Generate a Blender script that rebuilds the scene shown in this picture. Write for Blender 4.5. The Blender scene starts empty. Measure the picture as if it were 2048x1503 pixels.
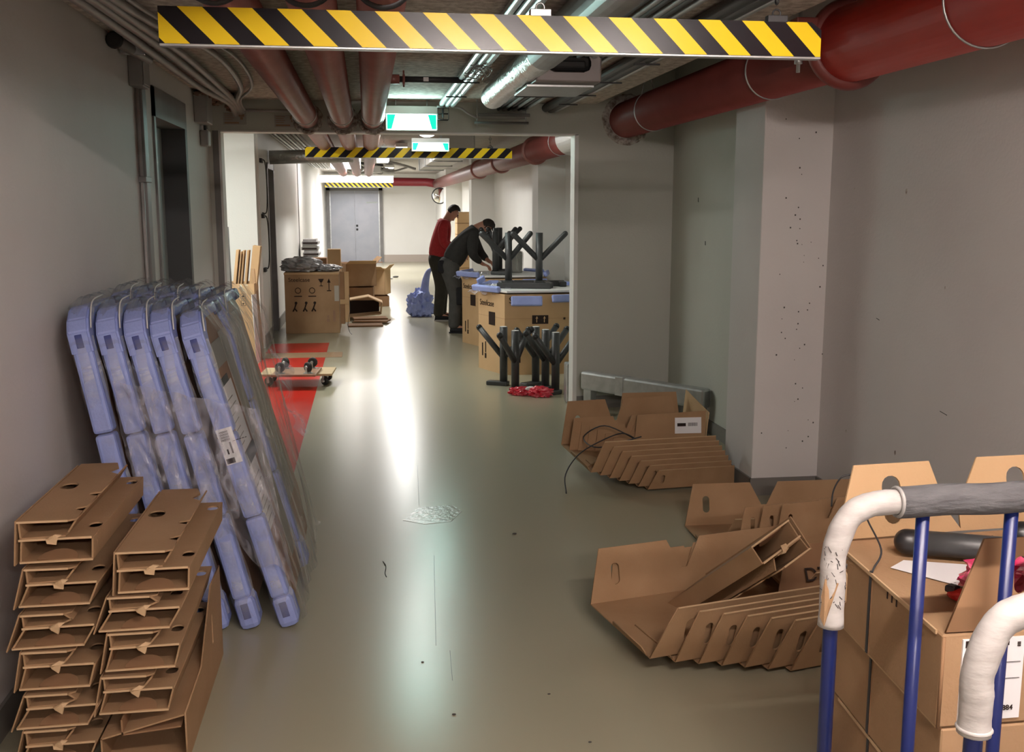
import bpy, bmesh, math, random
from mathutils import Vector, Matrix
random.seed(7)
PI = math.pi
S = bpy.context.scene
C = bpy.context.collection
V = Vector

# ------------------------------------------------------------------ camera
CAMH, FPX = 1.62, 2058.0
YAW, PITCH = math.radians(7.96), math.radians(9.28)
cam_d = bpy.data.cameras.new('camera'); cam = bpy.data.objects.new('camera', cam_d); C.objects.link(cam)
cam.location = (0, 0, CAMH)
cam.rotation_euler = (PI/2 - PITCH, 0, -YAW)
cam_d.sensor_width = 36.0; cam_d.lens = FPX/2048*36.0
cam_d.clip_start = 0.05; cam_d.clip_end = 200
S.camera = cam
# ------------------------------------------------------------------ world, exposure
w = bpy.data.worlds.new('world'); S.world = w; w.use_nodes = True
w.node_tree.nodes['Background'].inputs[0].default_value = (0.9, 0.93, 1, 1)
w.node_tree.nodes['Background'].inputs[1].default_value = 0.02
S.view_settings.view_transform = 'Standard'; S.view_settings.look = 'None'
S.view_settings.exposure = 0.58; S.view_settings.gamma = 1.0; S.view_settings.use_curve_mapping = False
try:
    S.cycles.max_bounces = 8; S.cycles.transparent_max_bounces = 24; S.cycles.diffuse_bounces = 5
    S.cycles.caustics_reflective = False; S.cycles.caustics_refractive = False
    S.cycles.sample_clamp_indirect = 6.0
except Exception: pass

def lin(r, g, b):
    f = lambda c: ((c/255+0.055)/1.055)**2.4 if c > 10.3 else c/255/12.92
    return (f(r), f(g), f(b), 1)

def area(name, loc, sx, sy, power, col=(1, 1, 1), rot=(0, 0, 0), spread=PI):
    l = bpy.data.lights.new(name, 'AREA'); l.shape = 'RECTANGLE'; l.size = sx; l.size_y = sy
    l.energy = power; l.color = col; l.spread = spread
    o = bpy.data.objects.new(name, l); C.objects.link(o); o.location = loc; o.rotation_euler = rot
    return o
# ceiling tubes of the corridor (each hangs in a fixture built further down)
area('side_lamp_light', (-1.75, 10.0, 2.5), 0.12, 1.1, 46, (0.98, 1, 0.94))
area('passage_lamp_light', (-0.35, 19.5, 2.33), 0.5, 0.9, 45, (1, 0.97, 0.92))
area('passage_lamp_light', (0.55, 16.5, 2.5), 0.15, 1.1, 42, (1, 0.98, 0.95))
area('far_lamp_light', (0.55, 24.5, 2.5), 0.15, 1.2, 75, (1, 0.97, 0.95))
area('end_lamp_light', (-0.25, 28.0, 2.27), 1.8, 0.1, 110, (1, 0.96, 0.97))

# ------------------------------------------------------------------ measuring helpers (pixel of the photo -> point on a known plane of the place)
_c, _s, _cp, _sp = math.cos(YAW), math.sin(YAW), math.cos(PITCH), math.sin(PITCH)
FW = V((_s*_cp, _c*_cp, -_sp)); RT = V((_c, -_s, 0)); UP = RT.cross(FW); O = V((0, 0, CAMH))
def ray(u, v): return FW + RT*((u-1024)/FPX) - UP*((v-751.5)/FPX)
def onz(u, v, z): d = ray(u, v); return O + d*((z-O.z)/d.z)
def ony(u, v, y): d = ray(u, v); return O + d*((y-O.y)/d.y)
def onx(u, v, x): d = ray(u, v); return O + d*((x-O.x)/d.x)
def onp(u, v, p0, n): d = ray(u, v); return O + d*((V(p0)-O).dot(n)/d.dot(n))

# ------------------------------------------------------------------ materials
def mat(name, col, rough=0.6, metal=0.0, col2=None, nscale=8.0, bump=0.0, bscale=40.0, emis=None, estr=0.0, spec=0.5, coat=0.0, stretch=None, contrast=(0.35, 0.65), rvar=0.0):
    m = bpy.data.materials.new(name); m.use_nodes = True
    nt = m.node_tree; b = nt.nodes['Principled BSDF']
    b.inputs['Base Color'].default_value = col; b.inputs['Roughness'].default_value = rough
    b.inputs['Metallic'].default_value = metal; b.inputs['Specular IOR Level'].default_value = spec
    b.inputs['Coat Weight'].default_value = coat
    tc = nt.nodes.new('ShaderNodeTexCoord'); mp = nt.nodes.new('ShaderNodeMapping')
    nt.links.new(tc.outputs['Object'], mp.inputs[0])
    if stretch: mp.inputs['Scale'].default_value = stretch
    if col2 is not None or rvar:
        n = nt.nodes.new('ShaderNodeTexNoise'); n.inputs['Scale'].default_value = nscale; n.inputs['Detail'].default_value = 6
        nt.links.new(mp.outputs[0], n.inputs['Vector'])
        if col2 is not None:
            r = nt.nodes.new('ShaderNodeValToRGB'); r.color_ramp.elements[0].position = contrast[0]; r.color_ramp.elements[1].position = contrast[1]
            r.color_ramp.elements[0].color = col; r.color_ramp.elements[1].color = col2
            nt.links.new(n.outputs['Fac'], r.inputs[0]); nt.links.new(r.outputs[0], b.inputs['Base Color'])
        if rvar:
            q = nt.nodes.new('ShaderNodeMapRange'); q.inputs['To Min'].default_value = rough-rvar; q.inputs['To Max'].default_value = rough+rvar
            nt.links.new(n.outputs['Fac'], q.inputs['Value']); nt.links.new(q.outputs[0], b.inputs['Roughness'])
    if bump:
        n2 = nt.nodes.new('ShaderNodeTexNoise'); n2.inputs['Scale'].default_value = bscale; n2.inputs['Detail'].default_value = 5
        nt.links.new(mp.outputs[0], n2.inputs['Vector'])
        bp = nt.nodes.new('ShaderNodeBump'); bp.inputs['Strength'].default_value = bump; bp.inputs['Distance'].default_value = 0.01
        nt.links.new(n2.outputs['Fac'], bp.inputs['Height']); nt.links.new(bp.outputs[0], b.inputs['Normal'])
    if emis is not None:
        b.inputs['Emission Color'].default_value = emis; b.inputs['Emission Strength'].default_value = estr
    return m

M = {}
M['wall'] = mat('painted_plaster', (.58, .555, .54, 1), .62, col2=(.62, .60, .58, 1), nscale=1.3, bump=.12, bscale=60, spec=.3)
M['wall_green'] = mat('painted_plaster_greenish', (.50, .51, .46, 1), .6, col2=(.53, .54, .49, 1), nscale=1.3, bump=.12, bscale=60, spec=.3)
M['wall_white'] = mat('painted_plaster_white', (.74, .74, .71, 1), .6, col2=(.77, .77, .74, 1), nscale=1.3, bump=.1, bscale=60, spec=.3)
M['concrete'] = mat('raw_concrete_ceiling', (.44, .39, .35, 1), .9, col2=(.74, .69, .63, 1), nscale=24, bump=.8, bscale=70, spec=.2)
M['skirt'] = mat('grey_skirting_paint', (.17, .16, .145, 1), .5)
M['frame_grey'] = mat('grey_steel_frame', (.16, .155, .15, 1), .45, col2=(.2, .195, .19, 1), nscale=5)
M['frame_dark'] = mat('dark_grey_paint', (.055, .058, .06, 1), .5)
M['steel_door'] = mat('blue_grey_steel_sheet', (.30, .32, .36, 1), .42, metal=.35, col2=(.34, .35, .39, 1), nscale=3)
M['leaf_grey'] = mat('grey_painted_door_leaf', (.40, .45, .45, 1), .38)
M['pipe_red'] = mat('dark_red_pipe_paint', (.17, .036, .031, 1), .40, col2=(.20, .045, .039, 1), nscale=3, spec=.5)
M['pipe_lamplit'] = mat('lamplight_red_pipe_paint', (.80, .035, .018, 1), .42, col2=(.84, .045, .025, 1), nscale=3)  # brighter red holds the near lamp's light in its colour
M['pipe_brown'] = mat('brownish_red_pipe_paint', (.25, .085, .07, 1), .38, col2=(.29, .11, .09, 1), nscale=6, spec=.6)
M['zinc'] = mat('galvanised_steel', (.42, .44, .44, 1), .36, metal=.75, col2=(.52, .54, .54, 1), nscale=14, rvar=.08)
M['conduit'] = mat('grey_conduit', (.27, .26, .25, 1), .4, col2=(.34, .33, .32, 1), nscale=8, spec=.6)
M['black_tray'] = mat('black_cable_rubber', (.03, .03, .032, 1), .5)
M['foil'] = mat('crinkled_foil_insulation', (.6, .6, .58, 1), .28, metal=.8, bump=1.0, bscale=30)
M['putty'] = mat('rough_fire_mortar', (.58, .55, .51, 1), .9, col2=(.22, .17, .14, 1), nscale=30, bump=1.0, bscale=60)
M['card'] = mat('corrugated_cardboard', (.325, .200, .108, 1), .78, col2=(.375, .238, .134, 1), nscale=5, bump=.15, bscale=120, spec=.2)
M['card_light'] = mat('light_cardboard', (.50, .33, .175, 1), .76, col2=(.54, .36, .20, 1), nscale=4, bump=.1, bscale=120, spec=.2)
M['card_dark'] = mat('dark_cardboard', (.25, .14, .075, 1), .8, col2=(.28, .16, .085, 1), nscale=5, spec=.2)
M['card_edge'] = mat('pale_cut_cardboard', (.55, .38, .22, 1), .85)
M['ink'] = mat('dark_print_ink', (.025, .015, .012, 1), .7, spec=.2)
M['paper'] = mat('white_paper', (.75, .75, .76, 1), .7)
M['foam'] = mat('blue_packing_foam', (.25, .31, .62, 1), .55, col2=(.30, .365, .70, 1), nscale=9, bump=.15, bscale=90)
M['foam_dark'] = mat('inner_blue_foam', (.045, .06, .22, 1), .6)
M['board_brown'] = mat('brown_fibreboard', (.27, .15, .09, 1), .5, col2=(.31, .18, .11, 1), nscale=6)
M['board_grey'] = mat('grey_laminate', (.25, .245, .22, 1), .4)
M['leg_metal'] = mat('anthracite_powder_coat', (.034, .036, .037, 1), .42, col2=(.042, .044, .045, 1), nscale=20, spec=.5)
M['leg_cap'] = mat('black_plastic_cap', (.015, .015, .016, 1), .4)
M['white_cap'] = mat('white_top_plate', (.7, .7, .68, 1), .5)
M['grey_foam'] = mat('grey_pipe_foam', (.07, .07, .075, 1), .9, col2=(.10, .10, .105, 1), nscale=60, bump=.5, bscale=120, stretch=(.3, 1, 1))
M['blue_paint'] = mat('dark_blue_tube_paint', (.005, .012, .085, 1), .35, col2=(.007, .015, .10, 1), nscale=6)
M['tape'] = mat('dirty_white_tape', (.36, .34, .325, 1), .65, col2=(.44, .425, .41, 1), nscale=18, bump=.12, bscale=40, stretch=(1, 1, 3.2))
M['scuff'] = mat('grey_scuff_mark', (.05, .045, .045, 1), .8)
M['red_film'] = mat('shiny_red_film', (.55, .01, .03, 1), .18, col2=(.70, .06, .10, 1), nscale=14, bump=.8, bscale=18, spec=.8, coat=.5)
M['pink_film'] = mat('shiny_pink_film', (.62, .03, .13, 1), .15, col2=(.78, .22, .32, 1), nscale=16, bump=.8, bscale=18, spec=.8, coat=.5)
M['red_plastic'] = mat('red_plastic', (.55, .02, .012, 1), .4)
M['wood'] = mat('pale_plywood', (.48, .36, .20, 1), .6, col2=(.56, .43, .26, 1), nscale=5, stretch=(1, 8, 1))
M['rubber'] = mat('black_rubber', (.012, .012, .012, 1), .6)
M['grey_bag'] = mat('grey_plastic_bag', (.30, .29, .29, 1), .35, col2=(.42, .41, .41, 1), nscale=12, bump=.8, bscale=14)
M['skin'] = mat('skin', (.45, .22, .15, 1), .55)
M['hair'] = mat('dark_brown_hair', (.018, .011, .008, 1), .7, bump=.6, bscale=90)
M['shirt_red'] = mat('red_knit_cloth', (.33, .015, .018, 1), .85, col2=(.38, .02, .024, 1), nscale=30, bump=.2, bscale=50)
M['cloth_grey'] = mat('charcoal_cloth', (.024, .024, .024, 1), .9, col2=(.032, .031, .03, 1), nscale=20)
M['cloth_olive'] = mat('dark_olive_cloth', (.022, .02, .014, 1), .9, col2=(.03, .026, .018, 1), nscale=14)
M['cloth_work'] = mat('grey_work_trousers', (.055, .055, .052, 1), .9, col2=(.07, .07, .066, 1), nscale=14)
M['cloth_black'] = mat('black_cloth', (.008, .008, .01, 1), .9)
M['sole'] = mat('pale_shoe_sole', (.35, .33, .31, 1), .7)
M['mirror'] = mat('mirror_glass', (.8, .8, .8, 1), .04, metal=1.0)
M['lamp_body'] = mat('white_lamp_housing', (.7, .7, .68, 1), .5)
M['glow'] = mat('lit_tube', (1, 1, 1, 1), .5, emis=(1, .98, .95, 1), estr=9)
M['glow_end'] = mat('lit_long_tube', (1, 1, 1, 1), .5, emis=(1, .95, .96, 1), estr=7)
M['exit_white'] = mat('lit_exit_panel', (1, 1, 1, 1), .5, emis=(.62, 1, .93, 1), estr=7)
M['exit_green'] = mat('lit_green_panel', (0, .5, .25, 1), .5, emis=(.0, .62, .30, 1), estr=1.3)
M['foil_film'] = mat('white_label_stock', (.62, .62, .60, 1), .5)
M['dust'] = mat('small_debris', (.06, .055, .05, 1), .8)

# floor coating: glossy grey-green with worn patches
m = mat('grey_green_floor_coating', (.355, .335, .242, 1), .25, bump=.03, bscale=26, spec=.5)
M['floor'] = m
M['floor_red'] = mat('red_floor_coating', (.50, .020, .012, 1), .26, col2=(.55, .028, .018, 1), nscale=1.5, bump=.03, bscale=26, spec=.45)
M['floor_beige'] = mat('beige_floor_strip', (.36, .23, .13, 1), .3)

def hazard(name, period, direction):
    m = bpy.data.materials.new(name); m.use_nodes = True; nt = m.node_tree; b = nt.nodes['Principled BSDF']
    b.inputs['Roughness'].default_value = .24; b.inputs['Specular IOR Level'].default_value = .22
    tc = nt.nodes.new('ShaderNodeTexCoord'); sx = nt.nodes.new('ShaderNodeSeparateXYZ'); nt.links.new(tc.outputs['Object'], sx.inputs[0])
    a = nt.nodes.new('ShaderNodeMath'); a.operation = 'MULTIPLY_ADD'; a.inputs[1].default_value = direction
    nt.links.new(sx.outputs['Z'], a.inputs[0]); nt.links.new(sx.outputs['X'], a.inputs[2])
    d = nt.nodes.new('ShaderNodeMath'); d.operation = 'DIVIDE'; d.inputs[1].default_value = period; nt.links.new(a.outputs[0], d.inputs[0])
    f = nt.nodes.new('ShaderNodeMath'); f.operation = 'FRACT'; nt.links.new(d.outputs[0], f.inputs[0])
    g = nt.nodes.new('ShaderNodeMath'); g.operation = 'GREATER_THAN'; g.inputs[1].default_value = .5; nt.links.new(f.outputs[0], g.inputs[0])
    x = nt.nodes.new('ShaderNodeMix'); x.data_type = 'RGBA'
    x.inputs[6].default_value = (.80, .57, .02, 1); x.inputs[7].default_value = (.012, .011, .014, 1)
    nt.links.new(g.outputs[0], x.inputs[0]); nt.links.new(x.outputs[2], b.inputs['Base Color'])
    return m

def film_mat(name, dens=.3, tint=(.8, .82, .82, 1), nscale=9, stretch=(1, 1, 1)):
    m = bpy.data.materials.new(name); m.use_nodes = True; nt = m.node_tree; nt.nodes.clear()
    out = nt.nodes.new('ShaderNodeOutputMaterial'); tr = nt.nodes.new('ShaderNodeBsdfTransparent')
    p = nt.nodes.new('ShaderNodeBsdfPrincipled'); p.inputs['Base Color'].default_value = tint; p.inputs['Roughness'].default_value = .16
    tc = nt.nodes.new('ShaderNodeTexCoord'); mp = nt.nodes.new('ShaderNodeMapping'); mp.inputs['Scale'].default_value = stretch
    n = nt.nodes.new('ShaderNodeTexNoise'); n.inputs['Scale'].default_value = nscale; n.inputs['Detail'].default_value = 8; n.inputs['Distortion'].default_value = 1.2
    nt.links.new(tc.outputs['Object'], mp.inputs[0]); nt.links.new(mp.outputs[0], n.inputs['Vector'])
    r = nt.nodes.new('ShaderNodeMapRange'); r.inputs['From Min'].default_value = .42; r.inputs['From Max'].default_value = .75
    r.inputs['To Min'].default_value = dens*.35; r.inputs['To Max'].default_value = min(.95, dens*2.6)
    nt.links.new(n.outputs['Fac'], r.inputs['Value'])
    bp = nt.nodes.new('ShaderNodeBump'); bp.inputs['Strength'].default_value = .45; bp.inputs['Distance'].default_value = .015
    nt.links.new(n.outputs['Fac'], bp.inputs['Height']); nt.links.new(bp.outputs[0], p.inputs['Normal'])
    mx = nt.nodes.new('ShaderNodeMixShader')
    nt.links.new(r.outputs[0], mx.inputs[0]); nt.links.new(tr.outputs[0], mx.inputs[1]); nt.links.new(p.outputs[0], mx.inputs[2])
    nt.links.new(mx.outputs[0], out.inputs[0])
    return m
M['film'] = film_mat('clear_stretch_film', .20, nscale=7, stretch=(1, 1, .35))
M['film_side'] = film_mat('pleated_clear_film', .40, (.36, .36, .32, 1), 10, (1, 3, .2))
M['film_heavy'] = film_mat('bunched_clear_film', .24, (.58, .58, .66, 1), 12, (1.5, 1, .5))
M['film_top'] = film_mat('glossy_folded_film', .33, (.34, .37, .42, 1), 5, (.6, 1, 1))

# ------------------------------------------------------------------ mesh helpers
def link(o, parent=None):
    C.objects.link(o)
    if parent is not None: o.parent = parent
    return o
def obj(name, bm, m, parent=None, smooth=False):
    me = bpy.data.meshes.new(name); bmesh.ops.recalc_face_normals(bm, faces=bm.faces); bm.to_mesh(me); bm.free()
    if smooth:
        for p in me.polygons: p.use_smooth = True
    for k in (m if isinstance(m, (list, tuple)) else [m]): me.materials.append(k)
    return link(bpy.data.objects.new(name, me), parent)
def thing(name, label, cat, loc=(0, 0, 0), rz=0.0, group=None, rot=None):
    o = bpy.data.objects.new(name, None); C.objects.link(o); o.empty_display_size = .1
    o.location = loc; o.rotation_euler = rot if rot is not None else (0, 0, rz)
    o['label'] = label; o['category'] = cat
    if group: o['group'] = group
    return o
def tag(o, label, cat, group=None):
    o['label'] = label; o['category'] = cat
    if group: o['group'] = group
    return o
def struct(name, bm, m, parent=None):
    o = obj(name, bm, m, parent)
    if parent is None: o['kind'] = 'structure'
    return o
def dup(root, loc, rz=0.0, label=None, group=None, rot=None):
    def cp(o, par):
        c = o.copy(); C.objects.link(c)
        if par is not None: c.parent = par
        for ch in o.children: cp(ch, c)
        return c
    r = cp(root, None); r.location = loc; r.rotation_euler = rot if rot is not None else (0, 0, rz)
    if label: r['label'] = label
    if group: r['group'] = group
    return r
def B(): return bmesh.new()
def box(bm, lo, hi, bev=0.0, mi=0, M4=None):
    lo = V(lo); hi = V(hi); r = bmesh.ops.create_cube(bm, size=1)
    vs = r['verts']
    for v in vs:
        v.co = V(((lo.x+hi.x)/2+v.co.x*(hi.x-lo.x), (lo.y+hi.y)/2+v.co.y*(hi.y-lo.y), (lo.z+hi.z)/2+v.co.z*(hi.z-lo.z)))
    fs = set(f for v in vs for f in v.link_faces)
    if bev:
        es = list(set(e for v in vs for e in v.link_edges))
        g = bmesh.ops.bevel(bm, geom=es, offset=bev, segments=2, affect='EDGES', profile=.5)
        fs = set(f for f in fs if f.is_valid) | set(g['faces']); vs = list(set(v for f in fs for v in f.verts))
    for f in fs: f.material_index = mi
    if M4 is not None: bmesh.ops.transform(bm, matrix=M4, verts=vs)
    return bm
def tube(bm, pts, r, seg=16, caps=True, mi=0):
    pts = [V(p) for p in pts]; n = len(pts); rs = r if isinstance(r, (list, tuple)) else [r]*n
    t0 = (pts[1]-pts[0]).normalized(); a = t0.cross(V((0, 0, 1)))
    if a.length < .05: a = t0.cross(V((1, 0, 0)))
    a.normalize(); rings = []
    for i, p in enumerate(pts):
        t = (pts[min(i+1, n-1)]-pts[max(i-1, 0)]).normalized()
        a = (a - t*a.dot(t)).normalized(); b = t.cross(a)
        rings.append([bm.verts.new(p + (a*math.cos(2*PI*k/seg)+b*math.sin(2*PI*k/seg))*rs[i]) for k in range(seg)])
    for i in range(n-1):
        for k in range(seg):
            f = bm.faces.new((rings[i][k], rings[i][(k+1) % seg], rings[i+1][(k+1) % seg], rings[i+1][k])); f.smooth = True; f.material_index = mi
    if caps:
        for rg in (rings[0][::-1], rings[-1]):
            f = bm.faces.new(rg); f.material_index = mi
    return bm
def smooth_path(pts, k=6):
    pts = [V(p) for p in pts]; out = []
    P = [pts[0]*2-pts[1]] + pts + [pts[-1]*2-pts[-2]]
    for i in range(1, len(P)-2):
        p0, p1, p2, p3 = P[i-1], P[i], P[i+1], P[i+2]
        for j in range(k):
            t = j/k
            out.append(.5*((2*p1)+(p2-p0)*t+(2*p0-5*p1+4*p2-p3)*t*t+(3*p1-p0-3*p2+p3)*t**3))
    out.append(pts[-1]); return out
def ring(bm, c, axis, R, r, seg=28, s2=8, mi=0):
    c = V(c); ax = V(axis).normalized(); a = ax.orthogonal().normalized(); b = ax.cross(a); rr = []
    for i in range(seg):
        d = a*math.cos(2*PI*i/seg)+b*math.sin(2*PI*i/seg)
        rr.append([bm.verts.new(c+d*(R+r*math.cos(2*PI*k/s2))+ax*(r*math.sin(2*PI*k/s2))) for k in range(s2)])
    for i in range(seg):
        for k in range(s2):
            f = bm.faces.new((rr[i][k], rr[(i+1) % seg][k], rr[(i+1) % seg][(k+1) % s2], rr[i][(k+1) % s2])); f.smooth = True; f.material_index = mi
    return bm
def prism(bm, poly, z0, z1, mi=0):
    a = [bm.verts.new((x, y, z0)) for x, y in poly]; b = [bm.verts.new((x, y, z1)) for x, y in poly]; n = len(poly)
    fs = [bm.faces.new(a[::-1]), bm.faces.new(b)]
    for i in range(n): fs.append(bm.faces.new((a[i], a[(i+1) % n], b[(i+1) % n], b[i])))
    for f in fs: f.material_index = mi
    return bm
def capsule2d(cx, cy, w, h, ang=0.0, n=7):
    """slot outline: w wide, h long (h>=w)"""
    r = w/2; l = max(0, h/2-r); p = []
    for s, a0 in ((1, 0), (-1, PI)):
        for k in range(n+1):
            a = a0+PI*k/n; p.append((r*math.cos(a), s*l+r*math.sin(a)))
    c, s_ = math.cos(ang), math.sin(ang)
    return [(cx+x*c-y*s_, cy+x*s_+y*c) for x, y in p]
def flat(outline, holes=(), th=.005):
    """flat board in local xy with real holes and thickness (centred on z=0) -> mesh data"""
    cu = bpy.data.curves.new('tmp', 'CURVE'); cu.dimensions = '2D'; cu.fill_mode = 'BOTH'; cu.extrude = th/2
    for loop in [outline]+list(holes):
        sp = cu.splines.new('POLY'); sp.points.add(len(loop)-1); sp.use_cyclic_u = True
        for i, (x, y) in enumerate(loop): sp.points[i].co = (x, y, 0, 1)
    o = bpy.data.objects.new('tmp', cu); me = bpy.data.meshes.new_from_object(o)
    bpy.data.objects.remove(o); bpy.data.curves.remove(cu)
    return me
def sheetbm(bm, origin, ax, ay, outline, holes=(), th=.005, mi=0):
    """adds a holed board to bm: outline in metres along axes ax, ay from origin"""
    me = flat(outline, holes, th); ax = V(ax).normalized(); ay = V(ay); ay = (ay-ax*ay.dot(ax)).normalized(); az = ax.cross(ay)
    T = Matrix(((ax.x, ay.x, az.x, origin[0]), (ax.y, ay.y, az.y, origin[1]), (ax.z, ay.z, az.z, origin[2]), (0, 0, 0, 1)))
    me.transform(T); k0 = len(bm.faces); bm.from_mesh(me); bm.faces.ensure_lookup_table()
    for f in bm.faces[k0:]: f.material_index = mi
    bpy.data.meshes.remove(me)
    return bm
def sheet(name, m, parent, pts, holes=(), th=.005):
    """board through measured world points"""
    pts = [V(p) for p in pts]; n = V((0, 0, 0))
    for i in range(len(pts)):
        a, b = pts[i], pts[(i+1) % len(pts)]; n += a.cross(b)
    n.normalize(); ax = (pts[1]-pts[0]).normalized(); ay = n.cross(ax)
    q = lambda p: ((V(p)-pts[0]).dot(ax), (V(p)-pts[0]).dot(ay))
    bm = B(); sheetbm(bm, pts[0], ax, ay, [q(p) for p in pts], [[q(p) for p in h] for h in holes], th)
    return obj(name, bm, m, parent)
def text(name, s, size, m, parent, loc, rot, ext=.0006, align='LEFT'):
    cu = bpy.data.curves.new(name, 'FONT'); cu.body = s; cu.size = size; cu.extrude = ext; cu.align_x = align
    o = bpy.data.objects.new('tmp', cu); me = bpy.data.meshes.new_from_object(o); bpy.data.objects.remove(o)
    me.materials.clear(); me.materials.append(m)
    r = link(bpy.data.objects.new(name, me), parent); r.location = loc; r.rotation_euler = rot
    return r
def skin(name, verts, edges, radii, m, parent=None, sub=2, root=0):
    me = bpy.data.meshes.new(name); me.from_pydata([tuple(v) for v in verts], edges, [])
    o = bpy.data.objects.new(name, me); C.objects.link(o)
    md = o.modifiers.new('s', 'SKIN'); md.use_smooth_shade = True
    for i, r in enumerate(radii):
        sv = me.skin_vertices[0].data[i]; sv.radius = r if isinstance(r, tuple) else (r, r); sv.use_root = (i == root)
    ms = o.modifiers.new('u', 'SUBSURF'); ms.levels = sub; ms.render_levels = sub
    bpy.context.view_layer.update()
    dg = bpy.context.evaluated_depsgraph_get(); m2 = bpy.data.meshes.new_from_object(o.evaluated_get(dg)); m2.name = name
    bpy.data.objects.remove(o)
    for p in m2.polygons: p.use_smooth = True
    m2.materials.clear(); m2.materials.append(m)
    return link(bpy.data.objects.new(name, m2), parent)
def crumple(name, m, parent, size, seed, loc=(0, 0, 0), sub=4, amp=.35):
    """crumpled soft lump resting on z=0"""
    rnd = random.Random(seed); bm = B(); bmesh.ops.create_icosphere(bm, subdivisions=sub, radius=1)
    cs = [(V((rnd.uniform(-1, 1), rnd.uniform(-1, 1), rnd.uniform(-1, 1))).normalized(), rnd.uniform(4, 11), rnd.uniform(0, 6)) for _ in range(14)]
    for v in bm.verts:
        d = v.co.normalized(); k = 1
        for a, f, ph in cs: k += amp/7*abs(math.sin(f*d.dot(a)+ph))*1.2-amp/14
        v.co = V((d.x*size[0]*k/2, d.y*size[1]*k/2, max(-.46, d.z*k*.5)*size[2]+size[2]*.46))
    bmesh.ops.translate(bm, verts=bm.verts, vec=V(loc))
    return obj(name, bm, m, parent)

exec_parts = []
# ================================================================== THE SETTING
FARY = 31.5
bm = B(); box(bm, (-3.2, -3.2, -.12), (3.2, FARY+.2, 0)); struct('floor', bm, M['floor'])
bm = B(); box(bm, (-1.16, 4.6, 0), (-.48, 12.6, .0015)); o = struct('trim_1', bm, M['floor_red'])
bm = B(); box(bm, (-1.16, 11.35, .0015), (-.30, 11.75, .003)); struct('trim_2', bm, M['floor_beige'])
bm = B(); pts = [onz(u, v, 0) for u, v in ((806, 1040), (838, 1014), (905, 1010), (924, 1022), (902, 1043), (850, 1048))]
prism(bm, [(p.x, p.y) for p in pts], 0, .0012); struct('trim_9', bm, mat('lighter_floor_repair', (.37, .34, .27, 1), .2, col2=(.33, .31, .23, 1), nscale=9, bump=.3, bscale=30))
bm = B()
for u0, v0, u1, v1 in ((868, 1110, 872, 1290), (835, 930, 838, 1010), (900, 1300, 905, 1360)):
    a = onz(u0, v0, .0006); b = onz(u1, v1, .0006); tube(bm, [a, b], .0007, 5)
struct('trim_10', bm, M['skirt'])
# left wall of the near part with its door niche
bm = B()
box(bm, (-1.40, -3.2, 0), (-1.16, 6.06, 2.42)); box(bm, (-1.40, 7.10, 0), (-1.16, 8.13, 2.42)); box(bm, (-1.40, 6.06, 2.28), (-1.16, 7.10, 2.42))
struct('wall_left', bm, M['wall'])
bm = B(); box(bm, (-1.158, -3.2, 0), (-1.146, 6.0, .10)); box(bm, (-1.158, 7.16, 0), (-1.146, 8.12, .10)); struct('baseboard_left', bm, M['skirt'])
# door_1 : steel door set back in the left wall
bm = B(); box(bm, (-1.345, 6.10, 0.01), (-1.297, 7.04, 2.12), .004); d1 = struct('door_1', bm, M['leaf_grey'])
bm = B()
box(bm, (-1.42, 6.05, 0), (-1.148, 6.10, 2.28)); box(bm, (-1.42, 6.05, 2.12), (-1.148, 7.11, 2.285)); box(bm, (-1.42, 6.05, 0), (-1.40, 7.10, 2.2))
obj('door_frame', bm, M['frame_grey'], d1)
bm = B(); box(bm, (-1.41, 7.04, 0), (-1.148, 7.11, 2.12)); obj('door_reveal', bm, M['frame_dark'], d1)
bm = B(); tube(bm, [(-1.297, 6.20, 1.05), (-1.24, 6.20, 1.05), (-1.24, 6.33, 1.05)], .011, 10); obj('door_handle', bm, M['zinc'], d1)
bm = B(); box(bm, (-1.298, 6.18, .93), (-1.290, 6.225, 1.13), .002); obj('handle_plate', bm, M['zinc'], d1)
# partition with the passage opening, its round pipe openings filled with mortar
bm = B()
box(bm, (-1.40, 8.13, 2.19), (1.664, 8.28, 3.0)); box(bm, (1.664, 8.13, 0), (2.70, 8.28, 3.0)); box(bm, (-1.40, 8.13, 0), (-1.13, 8.28, 2.19))
struct('wall_middle', bm, M['wall_green'])
bm = B(); box(bm, (-1.13, 8.125, 0), (-1.085, 8.285, 2.19)); struct('trim_3', bm, M['frame_grey'])
bm = B(); box(bm, (1.634, 8.123, 0), (1.668, 8.29, 2.192), .003); box(bm, (-1.085, 8.123, 2.182), (1.668, 8.29, 2.192)); box(bm, (-1.085, 8.123, 0), (-1.068, 8.29, 2.19)); struct('trim_4', bm, mat('white_corner_bead', (.72, .72, .70, 1), .5))
# right side: near wall, pillar, recess
bm = B(); box(bm, (2.53, -3.2, 0), (2.75, 5.6, 2.95)); struct('wall_right', bm, M['wall'])
bm = B(); box(bm, (2.14, 5.45, 0), (2.75, 5.90, 2.95), .006); struct('wall_pillar', bm, M['wall'])
bm = B(); box(bm, (2.44, 5.90, 0), (2.75, 8.13, 2.95)); struct('wall_recess', bm, M['wall_green'])
bm = B(); box(bm, (2.128, 5.44, 0), (2.14, 5.91, .10)); box(bm, (2.128, 5.438, 0), (2.53, 5.45, .10)); box(bm, (2.518, -3.2, 0), (2.53, 5.44, .10)); struct('baseboard_right', bm, M['skirt'])
bm = B(); box(bm, (1.67, 8.118, 0), (2.44, 8.13, .10)); box(bm, (2.428, 5.92, 0), (2.44, 8.12, .10)); struct('baseboard_recess', bm, M['skirt'])
bm = B(); box(bm, (-1.5, -3.35, 0), (2.8, -3.2, 3)); struct('wall_rear', bm, M['wall'])
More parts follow.
